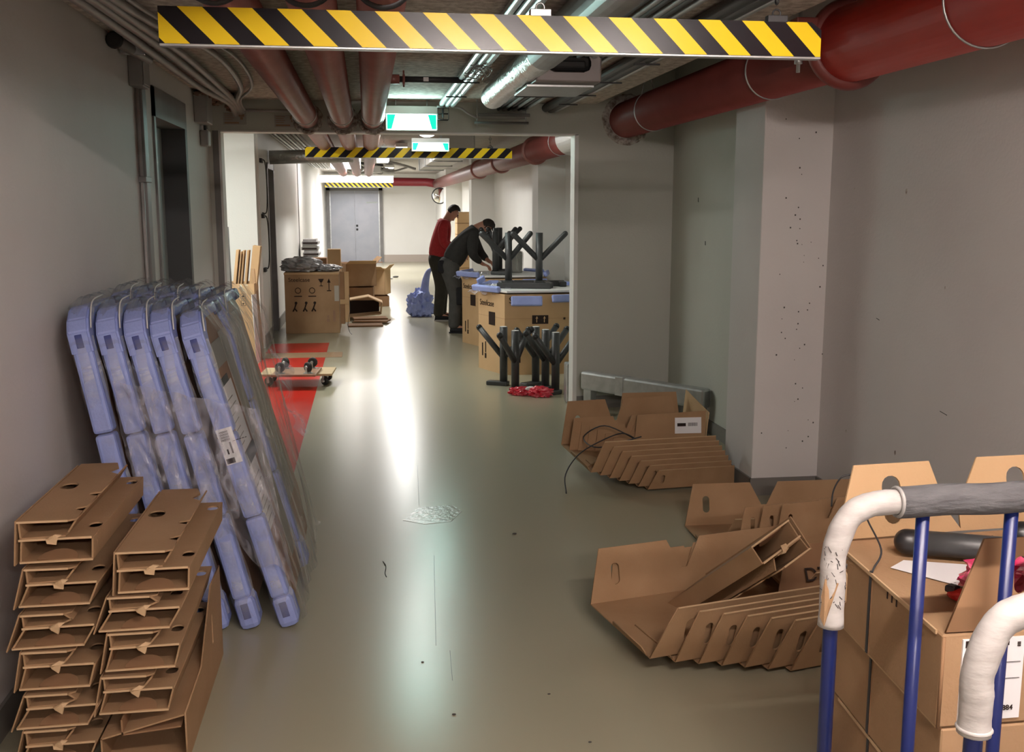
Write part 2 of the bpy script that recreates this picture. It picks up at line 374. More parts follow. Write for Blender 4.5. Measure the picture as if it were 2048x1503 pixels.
# ceilings
bm = B(); box(bm, (-1.5, -3.2, 2.42), (1.80, 8.13, 3.1)); box(bm, (1.80, -3.2, 2.80), (2.8, 8.13, 3.1))
struct('ceiling', bm, M['concrete'])
bm = B(); box(bm, (-3.2, 8.28, 2.62), (3.2, FARY, 2.8)); struct('ceiling_far', bm, mat('painted_concrete_ceiling', (.42, .40, .37, 1), .85, col2=(.5, .48, .45, 1), nscale=8, bump=.4, bscale=50, spec=.2))
# far part, left side: a side bay, then the long wall with a door
bm = B(); box(bm, (-2.75, 12.0, 0), (-1.22, 12.2, 2.62)); box(bm, (-2.75, 8.28, 0), (-2.6, 12.0, 2.62)); struct('wall_side_bay', bm, M['wall_white'])
bm = B(); box(bm, (-1.6, 12.2, 0), (-1.20, 13.15, 2.62)); box(bm, (-1.6, 13.15, 2.15), (-1.2, 14.05, 2.62)); box(bm, (-1.6, 14.05, 0), (-1.2, FARY, 2.62)); struct('wall_left_far', bm, M['wall_white'])
bm = B(); box(bm, (-1.2, 12.2, 0), (-1.188, 13.1, .15)); box(bm, (-1.2, 14.1, 0), (-1.188, FARY, .15)); box(bm, (-1.2, 18.9, .15), (-1.19, 19.0, 2.6)); struct('baseboard_left_far', bm, M['skirt'])
bm = B(); box(bm, (-1.33, 13.2, 0), (-1.29, 14.0, 2.1)); d2 = struct('door_2', bm, M['leaf_grey'])
bm = B(); box(bm, (-1.34, 13.13, 0), (-1.19, 13.2, 2.16)); box(bm, (-1.34, 14.0, 0), (-1.19, 14.07, 2.16)); box(bm, (-1.34, 13.13, 2.1), (-1.19, 14.07, 2.17)); obj('door_frame', bm, M['frame_grey'], d2)
bm = B(); tube(bm, [(-1.29, 13.27, 1.05), (-1.23, 13.27, 1.05), (-1.23, 13.38, 1.05)], .012, 8); obj('door_handle', bm, M['zinc'], d2)
# far part, right side
bm = B()
box(bm, (2.44, 8.28, 0), (2.75, 12.7, 2.62)); box(bm, (2.10, 12.7, 0), (2.75, 13.15, 2.62)); box(bm, (2.5, 13.15, 0), (2.75, 20.4, 2.62)); box(bm, (2.05, 20.4, 0), (2.75, 20.9, 2.62))
box(bm, (2.5, 20.9, 0), (2.75, 27.4, 2.62)); box(bm, (2.08, 27.4, 0), (2.75, FARY, 2.62)); struct('wall_right_far', bm, M['wall_white'])
bm = B(); box(bm, (2.428, 8.28, 0), (2.44, 12.7, .12)); box(bm, (2.088, 12.69, 0), (2.1, 13.16, .12)); box(bm, (2.488, 13.16, 0), (2.5, 20.4, .12)); struct('baseboard_right_far', bm, M['skirt'])
bm = B(); box(bm, (-3.0, FARY, 0), (3.0, FARY+.15, 2.8)); struct('wall_back', bm, M['wall_white'])
bm = B(); box(bm, (.50, FARY-.015, 0), (2.1, FARY, .22)); struct('baseboard_back', bm, mat('beige_skirting_paint', (.42, .36, .31, 1), .5))
# door_3 : double steel door at the end
bm = B(); box(bm, (-1.06, FARY-.06, .02), (-.34, FARY, 2.12)); d3 = struct('door_3', bm, M['steel_door'])
bm = B(); box(bm, (-.335, FARY-.065, .02), (.38, FARY, 2.12)); obj('right_leaf', bm, M['steel_door'], d3)
bm = B(); box(bm, (-1.17, FARY-.08, 0), (-1.06, FARY, 2.34)); box(bm, (.385, FARY-.08, 0), (.49, FARY, 2.34)); box(bm, (-1.17, FARY-.08, 2.125), (.49, FARY, 2.34)); obj('door_frame', bm, M['frame_grey'], d3)
bm = B(); box(bm, (-1.075, FARY-.09, 0), (-1.045, FARY, 2.1)); box(bm, (.365, FARY-.09, 0), (.395, FARY, 2.1)); obj('edge_strip', bm, M['zinc'], d3)
bm = B(); box(bm, (-.31, FARY-.09, 1.06), (-.25, FARY-.05, 1.12), .01); box(bm, (-.31, FARY-.09, .95), (-.25, FARY-.05, 1.01), .01); obj('lock_cylinder', bm, M['rubber'], d3)
bm = B(); box(bm, (.0, FARY-.068, 1.75), (.33, FARY-.062, 1.80)); obj('faded_lettering', bm, M['leaf_grey'], d3)
bm = B(); box(bm, (-1.1, FARY-.3, 0), (.45, FARY-.02, .02)); struct('trim_5', bm, M['board_brown'])

# specks and plug holes on the pillar and right wall
rnd = random.Random(3)
bm = B()
for k in range(46):
    x = 2.40+rnd.gauss(0, .05) if k % 3 else rnd.uniform(2.18, 2.5); z = rnd.uniform(.25, 2.1); r = rnd.uniform(.0015, .0038)
    box(bm, (x-r, 5.4435, z-r), (x+r, 5.4455, z+r*1.3), 0)
o = struct('trim_6', bm, M['dust'])
bm = B()
for u, v, s in ((1813, 383, 9), (1790, 905, 8), (1692, 862, 6), (1890, 575, 5), (1709, 378, 4)):
    p = onx(u, v, 2.53); r = s/2058*p.y*.5
    bmesh.ops.create_uvsphere(bm, u_segments=8, v_segments=6, radius=r, matrix=Matrix.Translation((2.53, p.y, p.z)) @ Matrix.Diagonal((.25, .8, 1.4, 1)))
struct('trim_7', bm, M['putty'])
bm = B()
for u, v, du, dv in ((1397, 395, 0, 9), (1411, 482, 0, 8)):
    a = onx(u, v, 2.44); b = onx(u+du, v+dv, 2.44); tube(bm, [a, b], .004, 6)
for u, v, du, dv in ((1940, 100, 60, -8), (1880, 822, 14, 8), (1753, 636, 6, 4)):
    a = onx(u, v, 2.53); b = onx(u+du, v+dv, 2.53); tube(bm, [a, b], .0016, 6)
struct('trim_8', bm, M['scuff'])

# ================================================================== CEILING FITTINGS
hz1 = hazard('hazard_stripes_falling', .132, 1.0); hz2 = hazard('hazard_stripes_rising', .168, -1.0)
def barrier(name, label, x0, x1, y, z0, z1, m, top, hooks):
    t = thing(name, label, 'height barrier', ((x0+x1)/2, y, z0))
    bm = B(); h = (x1-x0)/2; c = .012
    prof = [(-h, 0), (h, 0), (h, (z1-z0)*.78), (h-.03, z1-z0), (-h+.0, z1-z0)]
    a = [bm.verts.new((x, -.012, z)) for x, z in prof]; b = [bm.verts.new((x, .012, z)) for x, z in prof]
    bm.faces.new(a); bm.faces.new(b[::-1])
    for i in range(5): bm.faces.new((a[i], a[(i+1) % 5], b[(i+1) % 5], b[i]))
    obj('striped_board', bm, m, t)
    bm = B(); box(bm, (-h, -.016, -.007), (h, .016, 0), .002); obj('edge_rail', bm, M['zinc'], t)
    for i, hx in enumerate(hooks):
        bm = B(); zz = z1-z0; x = hx-(x0+x1)/2; L = top-z1
        n = max(3, int(L/.035))
        for k in range(n):
            ring(bm, (x, 0, zz+.005+L*(k+.5)/n), (1, 0, 0) if k % 2 else (0, 1, 0), .012, .0028, 12, 6)
        box(bm, (x-.03, -.014, zz-.002), (x+.03, .014, zz+.018), .002)
        obj('chain', bm, M['black_tray'] if i else M['zinc'], t)
    return t
barrier('striped_height_barrier', 'near black and yellow striped clearance board hanging across the corridor', -.543, 1.335, 3.0, 2.058, 2.155, hz1, 2.42, (.50, 1.20))
barrier('striped_height_barrier', 'second black and yellow striped board, just behind the green sign past the opening', -.62, 1.565, 11.2, 2.143, 2.247, hz2, 2.62, (.2, 1.33))
barrier('striped_height_barrier', 'small far striped board in front of the double steel door', -1.12, .75, 29.4, 2.18, 2.34, hz1, 2.62, (-1.0, .4))

# large red pipe down the right side
t = thing('red_main_pipe', 'large red pipe running under the ceiling along the right wall', 'pipe', (2.05, 8, 2.305))
L = lambda y: (0, y-8, 0)
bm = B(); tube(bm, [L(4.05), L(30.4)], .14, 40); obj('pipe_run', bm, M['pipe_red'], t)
bm = B(); tube(bm, [L(-3.15), L(4.3)], .158, 40); obj('lamplit_section', bm, M['pipe_lamplit'], t)  # wider near section of the pipe, lamplight painted into its red
bm = B(); ring(bm, L(4.3), (0, 1, 0), .158, .034, 40, 10); box(bm, (-.255, -3.74, -.05), (-.16, -3.66, .10), .006); obj('coupling', bm, M['pipe_red'], t)
bm = B(); tube(bm, [(-.225, -3.70, -.12), (-.225, -3.70, .14)], .009, 8); tube(bm, [(-.225, -3.70, -.085), (-.225, -3.70, -.06)], .017, 6); obj('bolt', bm, M['zinc'], t)
for y in (12.6, 15.8, 18.9):
    bm = B(); ring(bm, L(y), (0, 1, 0), .145, .028, 32, 8); obj('coupling', bm, M['pipe_brown'], t)
for y, rr in ((7.35, .142), (5.15, .142), (3.3, .161), (10.9, .142)):
    bm = B(); ring(bm, L(y), (0, 1, 0), rr, .0045, 40, 6); tube(bm, [(-.09, y-8, .11), (-.05, y-8, .30)], .004, 6); tube(bm, [(.0, y-8, rr), (-.05, y-8, .30)], .004, 6)
    box(bm, (-.075, y-8-.02, .29), (-.025, y-8+.02, .31)); tube(bm, [(-.05, y-8, .3), (-.05, y-8, .49 if y < 8.13 else .315)], .005, 6); obj('hanger_ring', bm, M['zinc'], t)
bm = B(); tube(bm, [L(8.6), L(10.35)], .17, 36); obj('foil_sleeve', bm, M['foil'], t)
bm = B(); tube(bm, [(0, 22.2, 0), (-.3, 22.5, .05), (-1.5, 22.55, .06), (-3.1, 22.6, .07)], .12, 20); obj('cross_branch', bm, mat('deep_crimson_pipe_paint', (.22, .012, .022, 1), .4), t)
# rough mortar round the pipe opening
def collar(name, x, z, R, r, parent, y=8.13):
    rnd = random.Random(int(abs(x)*1000)); bm = B(); seg = 40
    A = [[], [], []]
    for i in range(seg):
        a = 2*PI*i/seg
        for j, (rr, yy) in enumerate(((R*(1+rnd.uniform(-.03, .03)), y+.002), (R*.93+rnd.uniform(-.006, .006), y-.014), (r, y-.004+rnd.uniform(-.006, .006)))):
            A[j].append(bm.verts.new((x+rr*math.cos(a), yy, z+rr*math.sin(a))))
    for j in range(2):
        for i in range(seg): bm.faces.new((A[j][i], A[j][(i+1) % seg], A[j+1][(i+1) % seg], A[j+1][i]))
    for k in range(16):
        a = rnd.uniform(PI*.85, PI*1.9); rr = (R+r)/2
        bmesh.ops.create_icosphere(bm, subdivisions=1, radius=rnd.uniform(.01, .02), matrix=Matrix.Translation((x+rr*math.cos(a), y-.01, z+rr*math.sin(a))))
    return obj(name, bm, M['putty'], parent)
o = collar('mortar_collar', 2.05, 2.305, .20, .145, None); tag(o, 'crumbly pale mortar collar where the large red pipe enters the partition', 'mortar collar')

# three brownish-red pipes
def rust_pipe(x, label, col):
    t = thing('ceiling_pipe', label, 'pipe', (x, 8.1, 2.295), group='three red ceiling pipes')
    bm = B(); tube(bm, [(0, -11.2, 0), (0, 12.5, 0)], .082, 28); obj('pipe_run', bm, M['pipe_brown'], t)
    for y in (3.22, 7.75):
        bm = B(); ring(bm, (0, y-8.1, 0), (0, 1, 0), .084, .005 if y > 5 else .012, 28, 6); obj('pipe_band', bm, M['zinc'] if y > 5 else M['black_tray'], t)
    return t
for x, lb in ((-.425, 'leftmost of the three brownish red pipes under the ceiling'), (-.163, 'middle of the three brownish red pipes under the ceiling'), (.064, 'rightmost of the three brownish red pipes, beside the green sign')):
    rust_pipe(x, lb, 0)
    o = collar('mortar_collar', x, 2.285, .118, .08, None)
    tag(o, {-.425: 'rough mortar collar round the left ceiling pipe at the lintel', -.163: 'rough mortar collar round the middle ceiling pipe at the lintel', .064: 'rough mortar collar round the right ceiling pipe at the lintel'}[x], 'mortar collar', 'mortar collars of the ceiling pipes')

# grey conduits along the left wall
t = thing('conduit_bundle', 'bundle of grey conduits along the ceiling above the left wall', 'conduits', (-.95, 6, 2.37))
for k, (x, z, r, dx) in enumerate(((-.075, .0, .02, .03), (-.03, .012, .021, .03), (.015, .01, .018, .04), (.055, .015, .017, .03), (.10, .02, .010, .02))):
    sw = .05+.035*k if k > 2 else .02*k
    pts = [(x-.03, -9, z), (x-.03, -3.5, z), (x, -1.6, z), (x+sw, -.5, z), (x+sw*.8, .9, z), (x*.5+.03, 1.75, z-.01), (x*.4+.03, 2.11, z-.06)]
    bm = B(); tube(bm, smooth_path(pts, 6), r, 14); obj('conduit', bm, M['conduit'], t)
for k, (x, z, r) in enumerate(((-.30, -.02, .02), (-.255, -.02, .018), (-.21, -.01, .018))):
    pass
bm = B(); tube(bm, [(-.93, 8.07, 2.335), (-.52, 8.07, 2.335)], .012, 10); tag(obj('short_conduit', bm, M['conduit'], None), 'short grey conduit along the lintel left of the three pipes', 'conduit')
# rough patch of mortar beside the conduits
bm = B()
rnd = random.Random(11)
for k in range(60):
    p = V((-1.13+rnd.uniform(0, .2), 7.45+rnd.uniform(0, .68), 2.415-rnd.uniform(0, .03)))
    if p.y > 8.0: p.z -= rnd.uniform(0, .07)
    bmesh.ops.create_icosphere(bm, subdivisions=1, radius=rnd.uniform(.012, .035), matrix=Matrix.Translation(p) @ Matrix.Diagonal((1.2, 1.4, .6, 1)))
tag(obj('mortar_patch', bm, mat('reddish_rough_mortar', (.16, .085, .06, 1), .95, col2=(.3, .25, .2, 1), nscale=30, bump=1, bscale=60), None), 'rough reddish mortar patch in the ceiling corner by the lintel', 'mortar patch')

# boxes and trunking on the left wall
t = thing('cable_trunking', 'vertical grey cable trunking on the left wall before the door', 'trunking', (-1.16, 5.69, 0))
bm = B(); box(bm, (0, -.04, .0), (.035, .05, 2.31), .004); obj('channel', bm, M['frame_grey'], t)
bm = B(); tube(bm, [(.015, -.065, .1), (.015, -.065, 2.3)], .01, 8); obj('side_conduit', bm, M['conduit'], t)
for z in (.6, 1.2, 1.75):
    bm = B(); box(bm, (0, -.085, z), (.04, .06, z+.03), .003); obj('clip', bm, M['frame_grey'], t)
t = thing('junction_box', 'grey junction box at the top of the trunking on the left wall', 'junction box', (-1.16, 5.62, 2.22))
bm = B(); box(bm, (0, -.11, 0), (.07, .05, .17), .006); obj('housing', bm, M['frame_grey'], t)
bm = B(); box(bm, (.07, -.1, .01), (.076, .04, .16), .003); obj('lid', bm, M['conduit'], t)
t = thing('junction_box', 'large grey junction box high on the left wall next to the lintel', 'junction box', (-1.16, 7.60, 2.20))
bm = B(); box(bm, (0, -.1, 0), (.09, .17, .19), .008); obj('housing', bm, M['conduit'], t)
bm = B(); tube(bm, [(.04, .22, -.02), (.04, .22, .2)], .014, 8); tube(bm, [(.04, .27, -.02), (.04, .27, .2)], .014, 8); obj('cable', bm, M['conduit'], t)
t = thing('wall_switch', 'small grey round-knob switch below the large junction box', 'switch', (-1.16, 7.78, 2.055))
bm = B(); box(bm, (0, -.06, 0), (.06, .06, .11), .01); obj('housing', bm, M['conduit'], t)
bm = B(); tube(bm, [(.03, .06, .06), (.03, .09, .06)], .02, 12); obj('knob', bm, M['frame_dark'], t)
bm = B(); tube(bm, [(.03, 0, .11), (.03, 0, .15)], .01, 8); obj('gland', bm, M['frame_dark'], t)
t = thing('pipe_stub', 'capped grey pipe stub in the ceiling corner above the left wall', 'pipe stub', (-1.10, 5.2, 2.375))
bm = B(); tube(bm, [(-.02, -.12, 0), (.02, .42, -.01)], .027, 14); obj('stub', bm, M['frame_grey'], t)
bm = B(); ring(bm, (-.02, -.12, 0), (0, 1, 0), .03, .01, 16, 6); tube(bm, [(-.02, -.13, 0), (-.02, -.115, 0)], .03, 12); obj('end_cap', bm, M['rubber'], t)
bm = B(); box(bm, (-.05, .12, -.03), (.06, .15, .045), .003); obj('clamp', bm, M['zinc'], t)

# services between the pipes and the right wall
def long_tube(name, label, cat, items, mtl, parts, y0, y1, base, clips=()):
    t = thing(name, label, cat, base)
    for i, (x, z, r) in enumerate(items):
        bm = B(); tube(bm, [(x-base[0], y0-base[1], z-base[2]), (x-base[0], y1-base[1], z-base[2])], r, 12); obj(parts, bm, mtl[i % len(mtl)], t)
    for y in clips:
        bm = B(); xs = [x for x, z, r in items]; zz = min(z-r for x, z, r in items)
        box(bm, (min(xs)-.03-base[0], y-.008-base[1], zz-.008-base[2]), (max(xs)+.03-base[0], y+.008-base[1], zz-base[2])); obj('clip', bm, M['black_tray'], t)
    return t
long_tube('cable_tray_run', 'dark cable run with a bright conduit along the ceiling left of the large red pipe', 'cable run',
          ((1.40, 2.385, .03), (1.44, 2.375, .028), (1.475, 2.36, .012)), (M['black_tray'], M['black_tray'], M['zinc']), 'cable', -3, 8.13, (1.43, 5, 2.38), (4.5, 5.3, 6.1, 6.8, 7.4))
long_tube('conduit_group', 'group of thin dark and bright conduits behind the grey ceiling box', 'conduits',
          ((1.03, 2.375, .014), (1.07, 2.37, .014), (1.11, 2.375, .014), (1.15, 2.37, .014), (1.19, 2.375, .014), (1.23, 2.37, .014)), (M['black_tray'], M['zinc']), 'conduit', -3, 8.13, (1.13, 5, 2.37), (5.8, 6.4, 7.0))
long_tube('conduit_pair', 'pale conduits catching green light beside the green sign', 'conduits',
          ((.575, 2.385, .02), (.615, 2.375, .017), (.655, 2.38, .022)), (M['zinc'],), 'conduit', -3, 7.9, (.61, 5, 2.38), (6.3, 7.1))
t = thing('wire_tangle', 'knotted cable ties and wires hanging round the pale conduits', 'wires', (.62, 5.7, 2.34))
rnd = random.Random(5); bm = B()
for k in range(16):
    p = [V((rnd.uniform(-.07, .07), rnd.uniform(-.25, .25), rnd.uniform(-.02, .05))) for _ in range(4)]; tube(bm, smooth_path(p, 5), .0025, 5)
obj('wires', bm, M['conduit'], t)
# insulated duct
t = thing('insulated_duct', 'foil wrapped round duct end beside the grey ceiling box', 'duct', (.83, 6.0, 2.33))
bm = B(); n = 24; pts = [(0, -1.2+2.05*i/n, 0) for i in range(n+1)]; tube(bm, pts+[(0, .90, 0), (0, .93, 0)], [.078+.003*math.sin(i*2.3) for i in range(n+1)]+[.065, .03], 24); obj('duct_body', bm, M['foil'], t)
bm = B(); tube(bm, [(0, -9, 0), (0, -1.15, 0)], .084, 24); obj('plain_sleeve', bm, M['conduit'], t)
# grey ceiling box
t = thing('ceiling_unit', 'grey metal ceiling box with a rounded dark slot hanging behind the near striped board', 'ceiling box', (1.03, 5.45, 2.245))
bm = B(); box(bm, (-.175, -.20, 0), (.16, .38, .13), .008); obj('housing', bm, mat('pinkish_grey_sheet', (.30, .27, .265, 1), .45, metal=.2), t)
bm = B(); box(bm, (-.11, -.206, .045), (.10, -.199, .125), .03); obj('slot', bm, M['rubber'], t)
bm = B(); box(bm, (-.20, -.05, -.012), (.15, .40, .002), .004); box(bm, (-.21, -.12, -.018), (.14, -.09, -.006), .002); obj('bottom_plate', bm, M['zinc'], t)
# cross pipe
t = thing('cross_pipe', 'dark thin pipe crossing from the right ceiling pipe to the conduits', 'pipe', (.35, 6.28, 2.365))
bm = B(); tube(bm, [(-.15, 0, 0), (.24, 0, 0)], .018, 14); obj('pipe_run', bm, M['black_tray'], t)
bm = B(); tube(bm, [(-.21, 0, 0), (-.14, 0, 0)], .028, 14); ring(bm, (-.115, 0, 0), (1, 0, 0), .026, .008, 16, 6); tube(bm, [(-.115, 0, -.045), (-.115, 0, .05)], .006, 6); obj('clamp', bm, M['pipe_brown'], t)
bm = B(); box(bm, (.0, -.021, -.012), (.03, -.018, .012)); obj('label_tag', bm, M['paper'], t)
# metal rack under the lintel top
t = thing('cable_rack', 'short grey metal cable rack fixed to the lintel right of the green sign', 'cable rack', (1.04, 7.9, 2.25))
bm = B(); tube(bm, [(-.22, 0, 0), (.19, 0, 0)], .011, 10); obj('lower_bar', bm, M['frame_grey'], t)
bm = B(); box(bm, (-.19, -.02, .045), (.20, .2, .07), .004); obj('upper_bar', bm, M['frame_grey'], t)
for x in (-.2, .17):
    bm = B(); tube(bm, [(x, 0, -.025), (x, 0, .17)], .005, 6); obj('threaded_rod', bm, M['zinc'], t)
bm = B(); tube(bm, smooth_path([(-.50, 0, .115), (-.34, 0, .11), (-.27, 0, .07), (-.2, 0, .035)], 5), .008, 8); obj('bent_conduit', bm, M['conduit'], t)
t = thing('wire_cage', 'small wire cage guard next to the near green exit sign', 'cage', (.585, 7.93, 2.27))
bm = B()
for z in (0, .045, .09): tube(bm, [(-.04, -.03, z), (.04, -.03, z), (.04, .03, z), (-.04, .03, z), (-.04, -.03, z)], .003, 6)
for x in (-.04, 0, .04): tube(bm, [(x, -.03, 0), (x, -.03, .09)], .003, 6)
tube(bm, [(0, 0, .02), (0, 0, .11)], .008, 8); obj('wire_frame', bm, M['black_tray'], t)

# exit signs
def exit_sign(label, x0, x1, y, z0, z1, zc):
    t = thing('exit_sign', label, 'exit sign', ((x0+x1)/2, y, z0)); w2 = (x1-x0)/2; h = z1-z0
    bm = B(); box(bm, (-w2, .0, 0), (w2, .05, h), .006); box(bm, (-w2, -.01, h*.72), (w2, .05, h+.01), .004); obj('housing', bm, M['lamp_body'], t)
    bm = B(); box(bm, (-w2+.012, -.006, .008), (w2-.012, 0, h*.70)); obj('lit_panel', bm, M['exit_white'], t)
    for s in (-1, 1):
        bm = B(); pts = [(s*(w2-.012), .012), (s*(w2-.012), h*.69), (s*(w2-.075), h*.69), (s*(w2-.045), .012)]
        a = [bm.verts.new((x, -.010, z)) for x, z in pts]; b = [bm.verts.new((x, -.007, z)) for x, z in pts]
        bm.faces.new(a); bm.faces.new(b)
        for i in range(4): bm.faces.new((a[i], a[(i+1) % 4], b[(i+1) % 4], b[i]))
        obj('green_field', bm, M['exit_green'], t)
    for s in (-.6, .6):
        bm = B(); tube(bm, [(s*w2, .025, h), (s*w2, .025, zc-z0)], .005, 6); obj('hanger', bm, M['zinc'], t)
exit_sign('brightly lit green and white exit sign hanging at the lintel', .157, .548, 7.95, 2.19, 2.36, 2.42)
exit_sign('smaller-looking lit exit sign just beyond the opening, below the near one', .482, .877, 11.0, 2.20, 2.325, 2.62)
area('exit_sign_light', (.35, 7.93, 2.23), .32, .09, 3.2, (.62, 1, .93), rot=(-PI/2, 0, 0))
area('exit_sign_light', (.68, 10.96, 2.25), .32, .09, 2.5, (.55, 1, .9), rot=(-PI/2, 0, 0))

# lamps
def lamp(label, loc, sx, sy, h=.06, stem=None, gm='glow', gh=.014):
    t = thing('ceiling_lamp', label, 'lamp', loc)
    bm = B(); box(bm, (-sx/2, -sy/2, gh-.002), (sx/2, sy/2, h), .006); obj('housing', bm, M['lamp_body'], t)
    bm = B(); box(bm, (-sx/2+.01, -sy/2+.01, 0), (sx/2-.01, sy/2-.01, gh), .005); obj('diffuser', bm, M[gm], t)
    if stem:
        for s in (-.35, .35):
            bm = B(); tube(bm, [(s*sx, 0, h), (s*sx, 0, stem-loc[2])], .006, 6); obj('hanger', bm, M['zinc'], t)
    return t
def tube_lamp(label, loc, along, L_, strength, col, ztop):
    t = thing('tube_lamp', label, 'lamp', loc)
    d = V((1, 0, 0)) if along == 'x' else V((0, 1, 0)); h = ztop-loc[2]
    m_ = mat('lit_bare_tube', (1, 1, 1, 1), .5, emis=(*col, 1), estr=strength)
    bm = B(); tube(bm, [d*(-L_/2), d*(L_/2)], .02, 12); obj('lit_tube', bm, m_, t)
    bm = B(); box(bm, tuple(-d*(L_/2+.03)-V((.03, .03, 0))+V((0, 0, .045))), tuple(d*(L_/2+.03)+V((.03, .03, 0))+V((0, 0, min(h, .075))))); obj('housing', bm, M['lamp_body'], t)
    for s_ in (-1, 1):
        bm = B(); c_ = d*(s_*(L_/2+.02)); box(bm, tuple(c_-V((.02, .02, .02))), tuple(c_+V((.02, .02, .05)))); obj('socket', bm, M['lamp_body'], t)
    return t
tube_lamp('bare tube lamp on the ceiling above the near end of the corridor', (.85, .75, 2.30), 'x', 1.15, 235, (1, .87, .80), 2.42)
tube_lamp('bare tube lamp behind the viewpoint', (.6, -1.3, 2.30), 'x', 1.15, 360, (1, .87, .81), 2.42)
tube_lamp('long tube lamp glowing above the exit sign past the opening', (.42, 9.7, 2.48), 'y', 1.15, 75, (.97, 1, .95), 2.62)
lamp('ceiling lamp in the side bay on the left', (-1.75, 10.0, 2.51), .16, 1.2, .06, 2.62)
lamp('box-shaped white lamp under the pipes in the middle of the passage', (-.35, 19.5, 2.34), .55, 1.0, .20, gh=.15)
lamp('slim white lamp right of the box-shaped lamp', (.55, 16.5, 2.51), .18, 1.2, .07, 2.62)
lamp('slim lamp in front of the far end', (.55, 24.5, 2.51), .2, 1.2, .07, 2.62)
t = thing('end_tube_lamp', 'long bright horizontal tube lamp above the far striped board', 'lamp', (-.25, 28.0, 2.28))
bm = B(); box(bm, (-.93, -.04, .0), (.98, .04, .17), .01); obj('lit_tube', bm, M['glow_end'], t)
bm = B(); box(bm, (-.95, -.06, .17), (1.0, .06, .20), .005); obj('housing', bm, M['lamp_body'], t)
lamp('short bright lamp tucked among the far ceiling services', (.30, 18.2, 2.40), .22, .8, .14, 2.62, gh=.10)
# dome lamp over second sign
t = thing('dome_lamp', 'small glowing round dome lamp between the two exit signs', 'lamp', (.62, 10.6, 2.36))
bm = B(); bmesh.ops.create_uvsphere(bm, u_segments=16, v_segments=10, radius=.085, matrix=Matrix.Diagonal((1, 1, .5, 1))); obj('globe', bm, M['glow'], t, True)
bm = B(); tube(bm, [(0, 0, .03), (0, 0, .26)], .03, 10); obj('base', bm, M['lamp_body'], t)

# far ceiling services
t = thing('far_conduit_bundle', 'fan of grey conduits along the ceiling of the far passage, left side', 'conduits', (-1.0, 12, 2.5))
for k in range(7):
    bm = B(); tube(bm, [(-.16+.062*k, -3.6, .03-.006*k), (-.16+.062*k, 12.5, .03-.006*k)], .015, 10); obj('conduit', bm, M['zinc' if k % 2 else 'conduit'], t)
bm = B(); tube(bm, smooth_path([(-.72, 10.1, 2.47), (-.70, 10.1, 2.36), (-.60, 10.1, 2.36), (.2, 10.1, 2.36), (.36, 10.1, 2.36), (.37, 10.1, 2.42), (.37, 10.1, 2.6)], 4), .03, 12)
tag(obj('white_cross_pipe', bm, M['lamp_body'], None), 'white pipe crossing below the red pipes behind the lintel', 'pipe')
bm = B(); tube(bm, [(-1.18, 13.4, 2.24), (-.15, 13.4, 2.27)], .085, 18)
tag(obj('wrapped_cross_duct', bm, M['foil'], None), 'grey wrapped duct leaving the left wall below the second striped board', 'duct')
t = thing('service_cluster', 'cluster of cables, brackets and pale boxes under the far ceiling', 'cables', (.6, 20, 2.45))
rnd = random.Random(21)
for k in range(14):
    bm = B(); y = rnd.uniform(2.2, 3.2); x = rnd.uniform(-1.1, -.1)
    tube(bm, smooth_path([(x, y, rnd.uniform(-.05, .15)), (x+rnd.uniform(.1, .5), y+.2, rnd.uniform(-.12, .1)), (x+rnd.uniform(.3, .9), y+rnd.uniform(0, .8), rnd.uniform(-.05, .15))], 5), rnd.uniform(.012, .03), 8); obj('cable', bm, M[rnd.choice(['zinc', 'conduit', 'black_tray', 'lamp_body'])], t)
for x, y, z, s in ((-.1, 2.8, -.12, .12), (-.42, 2.4, -.1, .14), (-.8, 2.6, -.08, .1)):
    bm = B(); box(bm, (x-s, y-s, z), (x+s, y+s, z+s), .01); obj('bracket_box', bm, M['lamp_body'], t)
for y0, y1, x0, x1 in ((14.5, 21, 1.05, 1.5),):
    t = thing('air_duct', 'square grey air duct under the ceiling beyond the second striped board', 'duct', (1.25, 17, 2.42))
    bm = B(); box(bm, (x0-1.25, y0-17, -.07), (x1-1.25, y1-17, .19), .01); obj('duct_body', bm, mat('pale_grey_sheet', (.5, .49, .46, 1), .5), t)
    for y in (14.6, 16.5, 18.5, 20.5):
        bm = B(); box(bm, (x0-1.27, y-17-.02, -.09), (x1-1.23, y-17+.02, .195), .004); obj('flange', bm, M['zinc'], t)
for y in (9.0, 12.3):
    pass
t = thing('flat_ceiling_tray', 'pale flat cable tray between the second sign and the red pipe', 'cable tray', (1.25, 10.4, 2.46))
bm = B(); box(bm, (-.4, -1.2, 0), (.25, 1.0, .012)); box(bm, (-.4, -1.2, 0), (-.39, 1.0, .05)); box(bm, (.24, -1.2, 0), (.25, 1.0, .05)); obj('tray', bm, M['zinc'], t)
for x in (-.3, .15):
    bm = B(); tube(bm, [(x, 0, .01), (x, 0, .16)], .006, 6); obj('hanger', bm, M['zinc'], t)

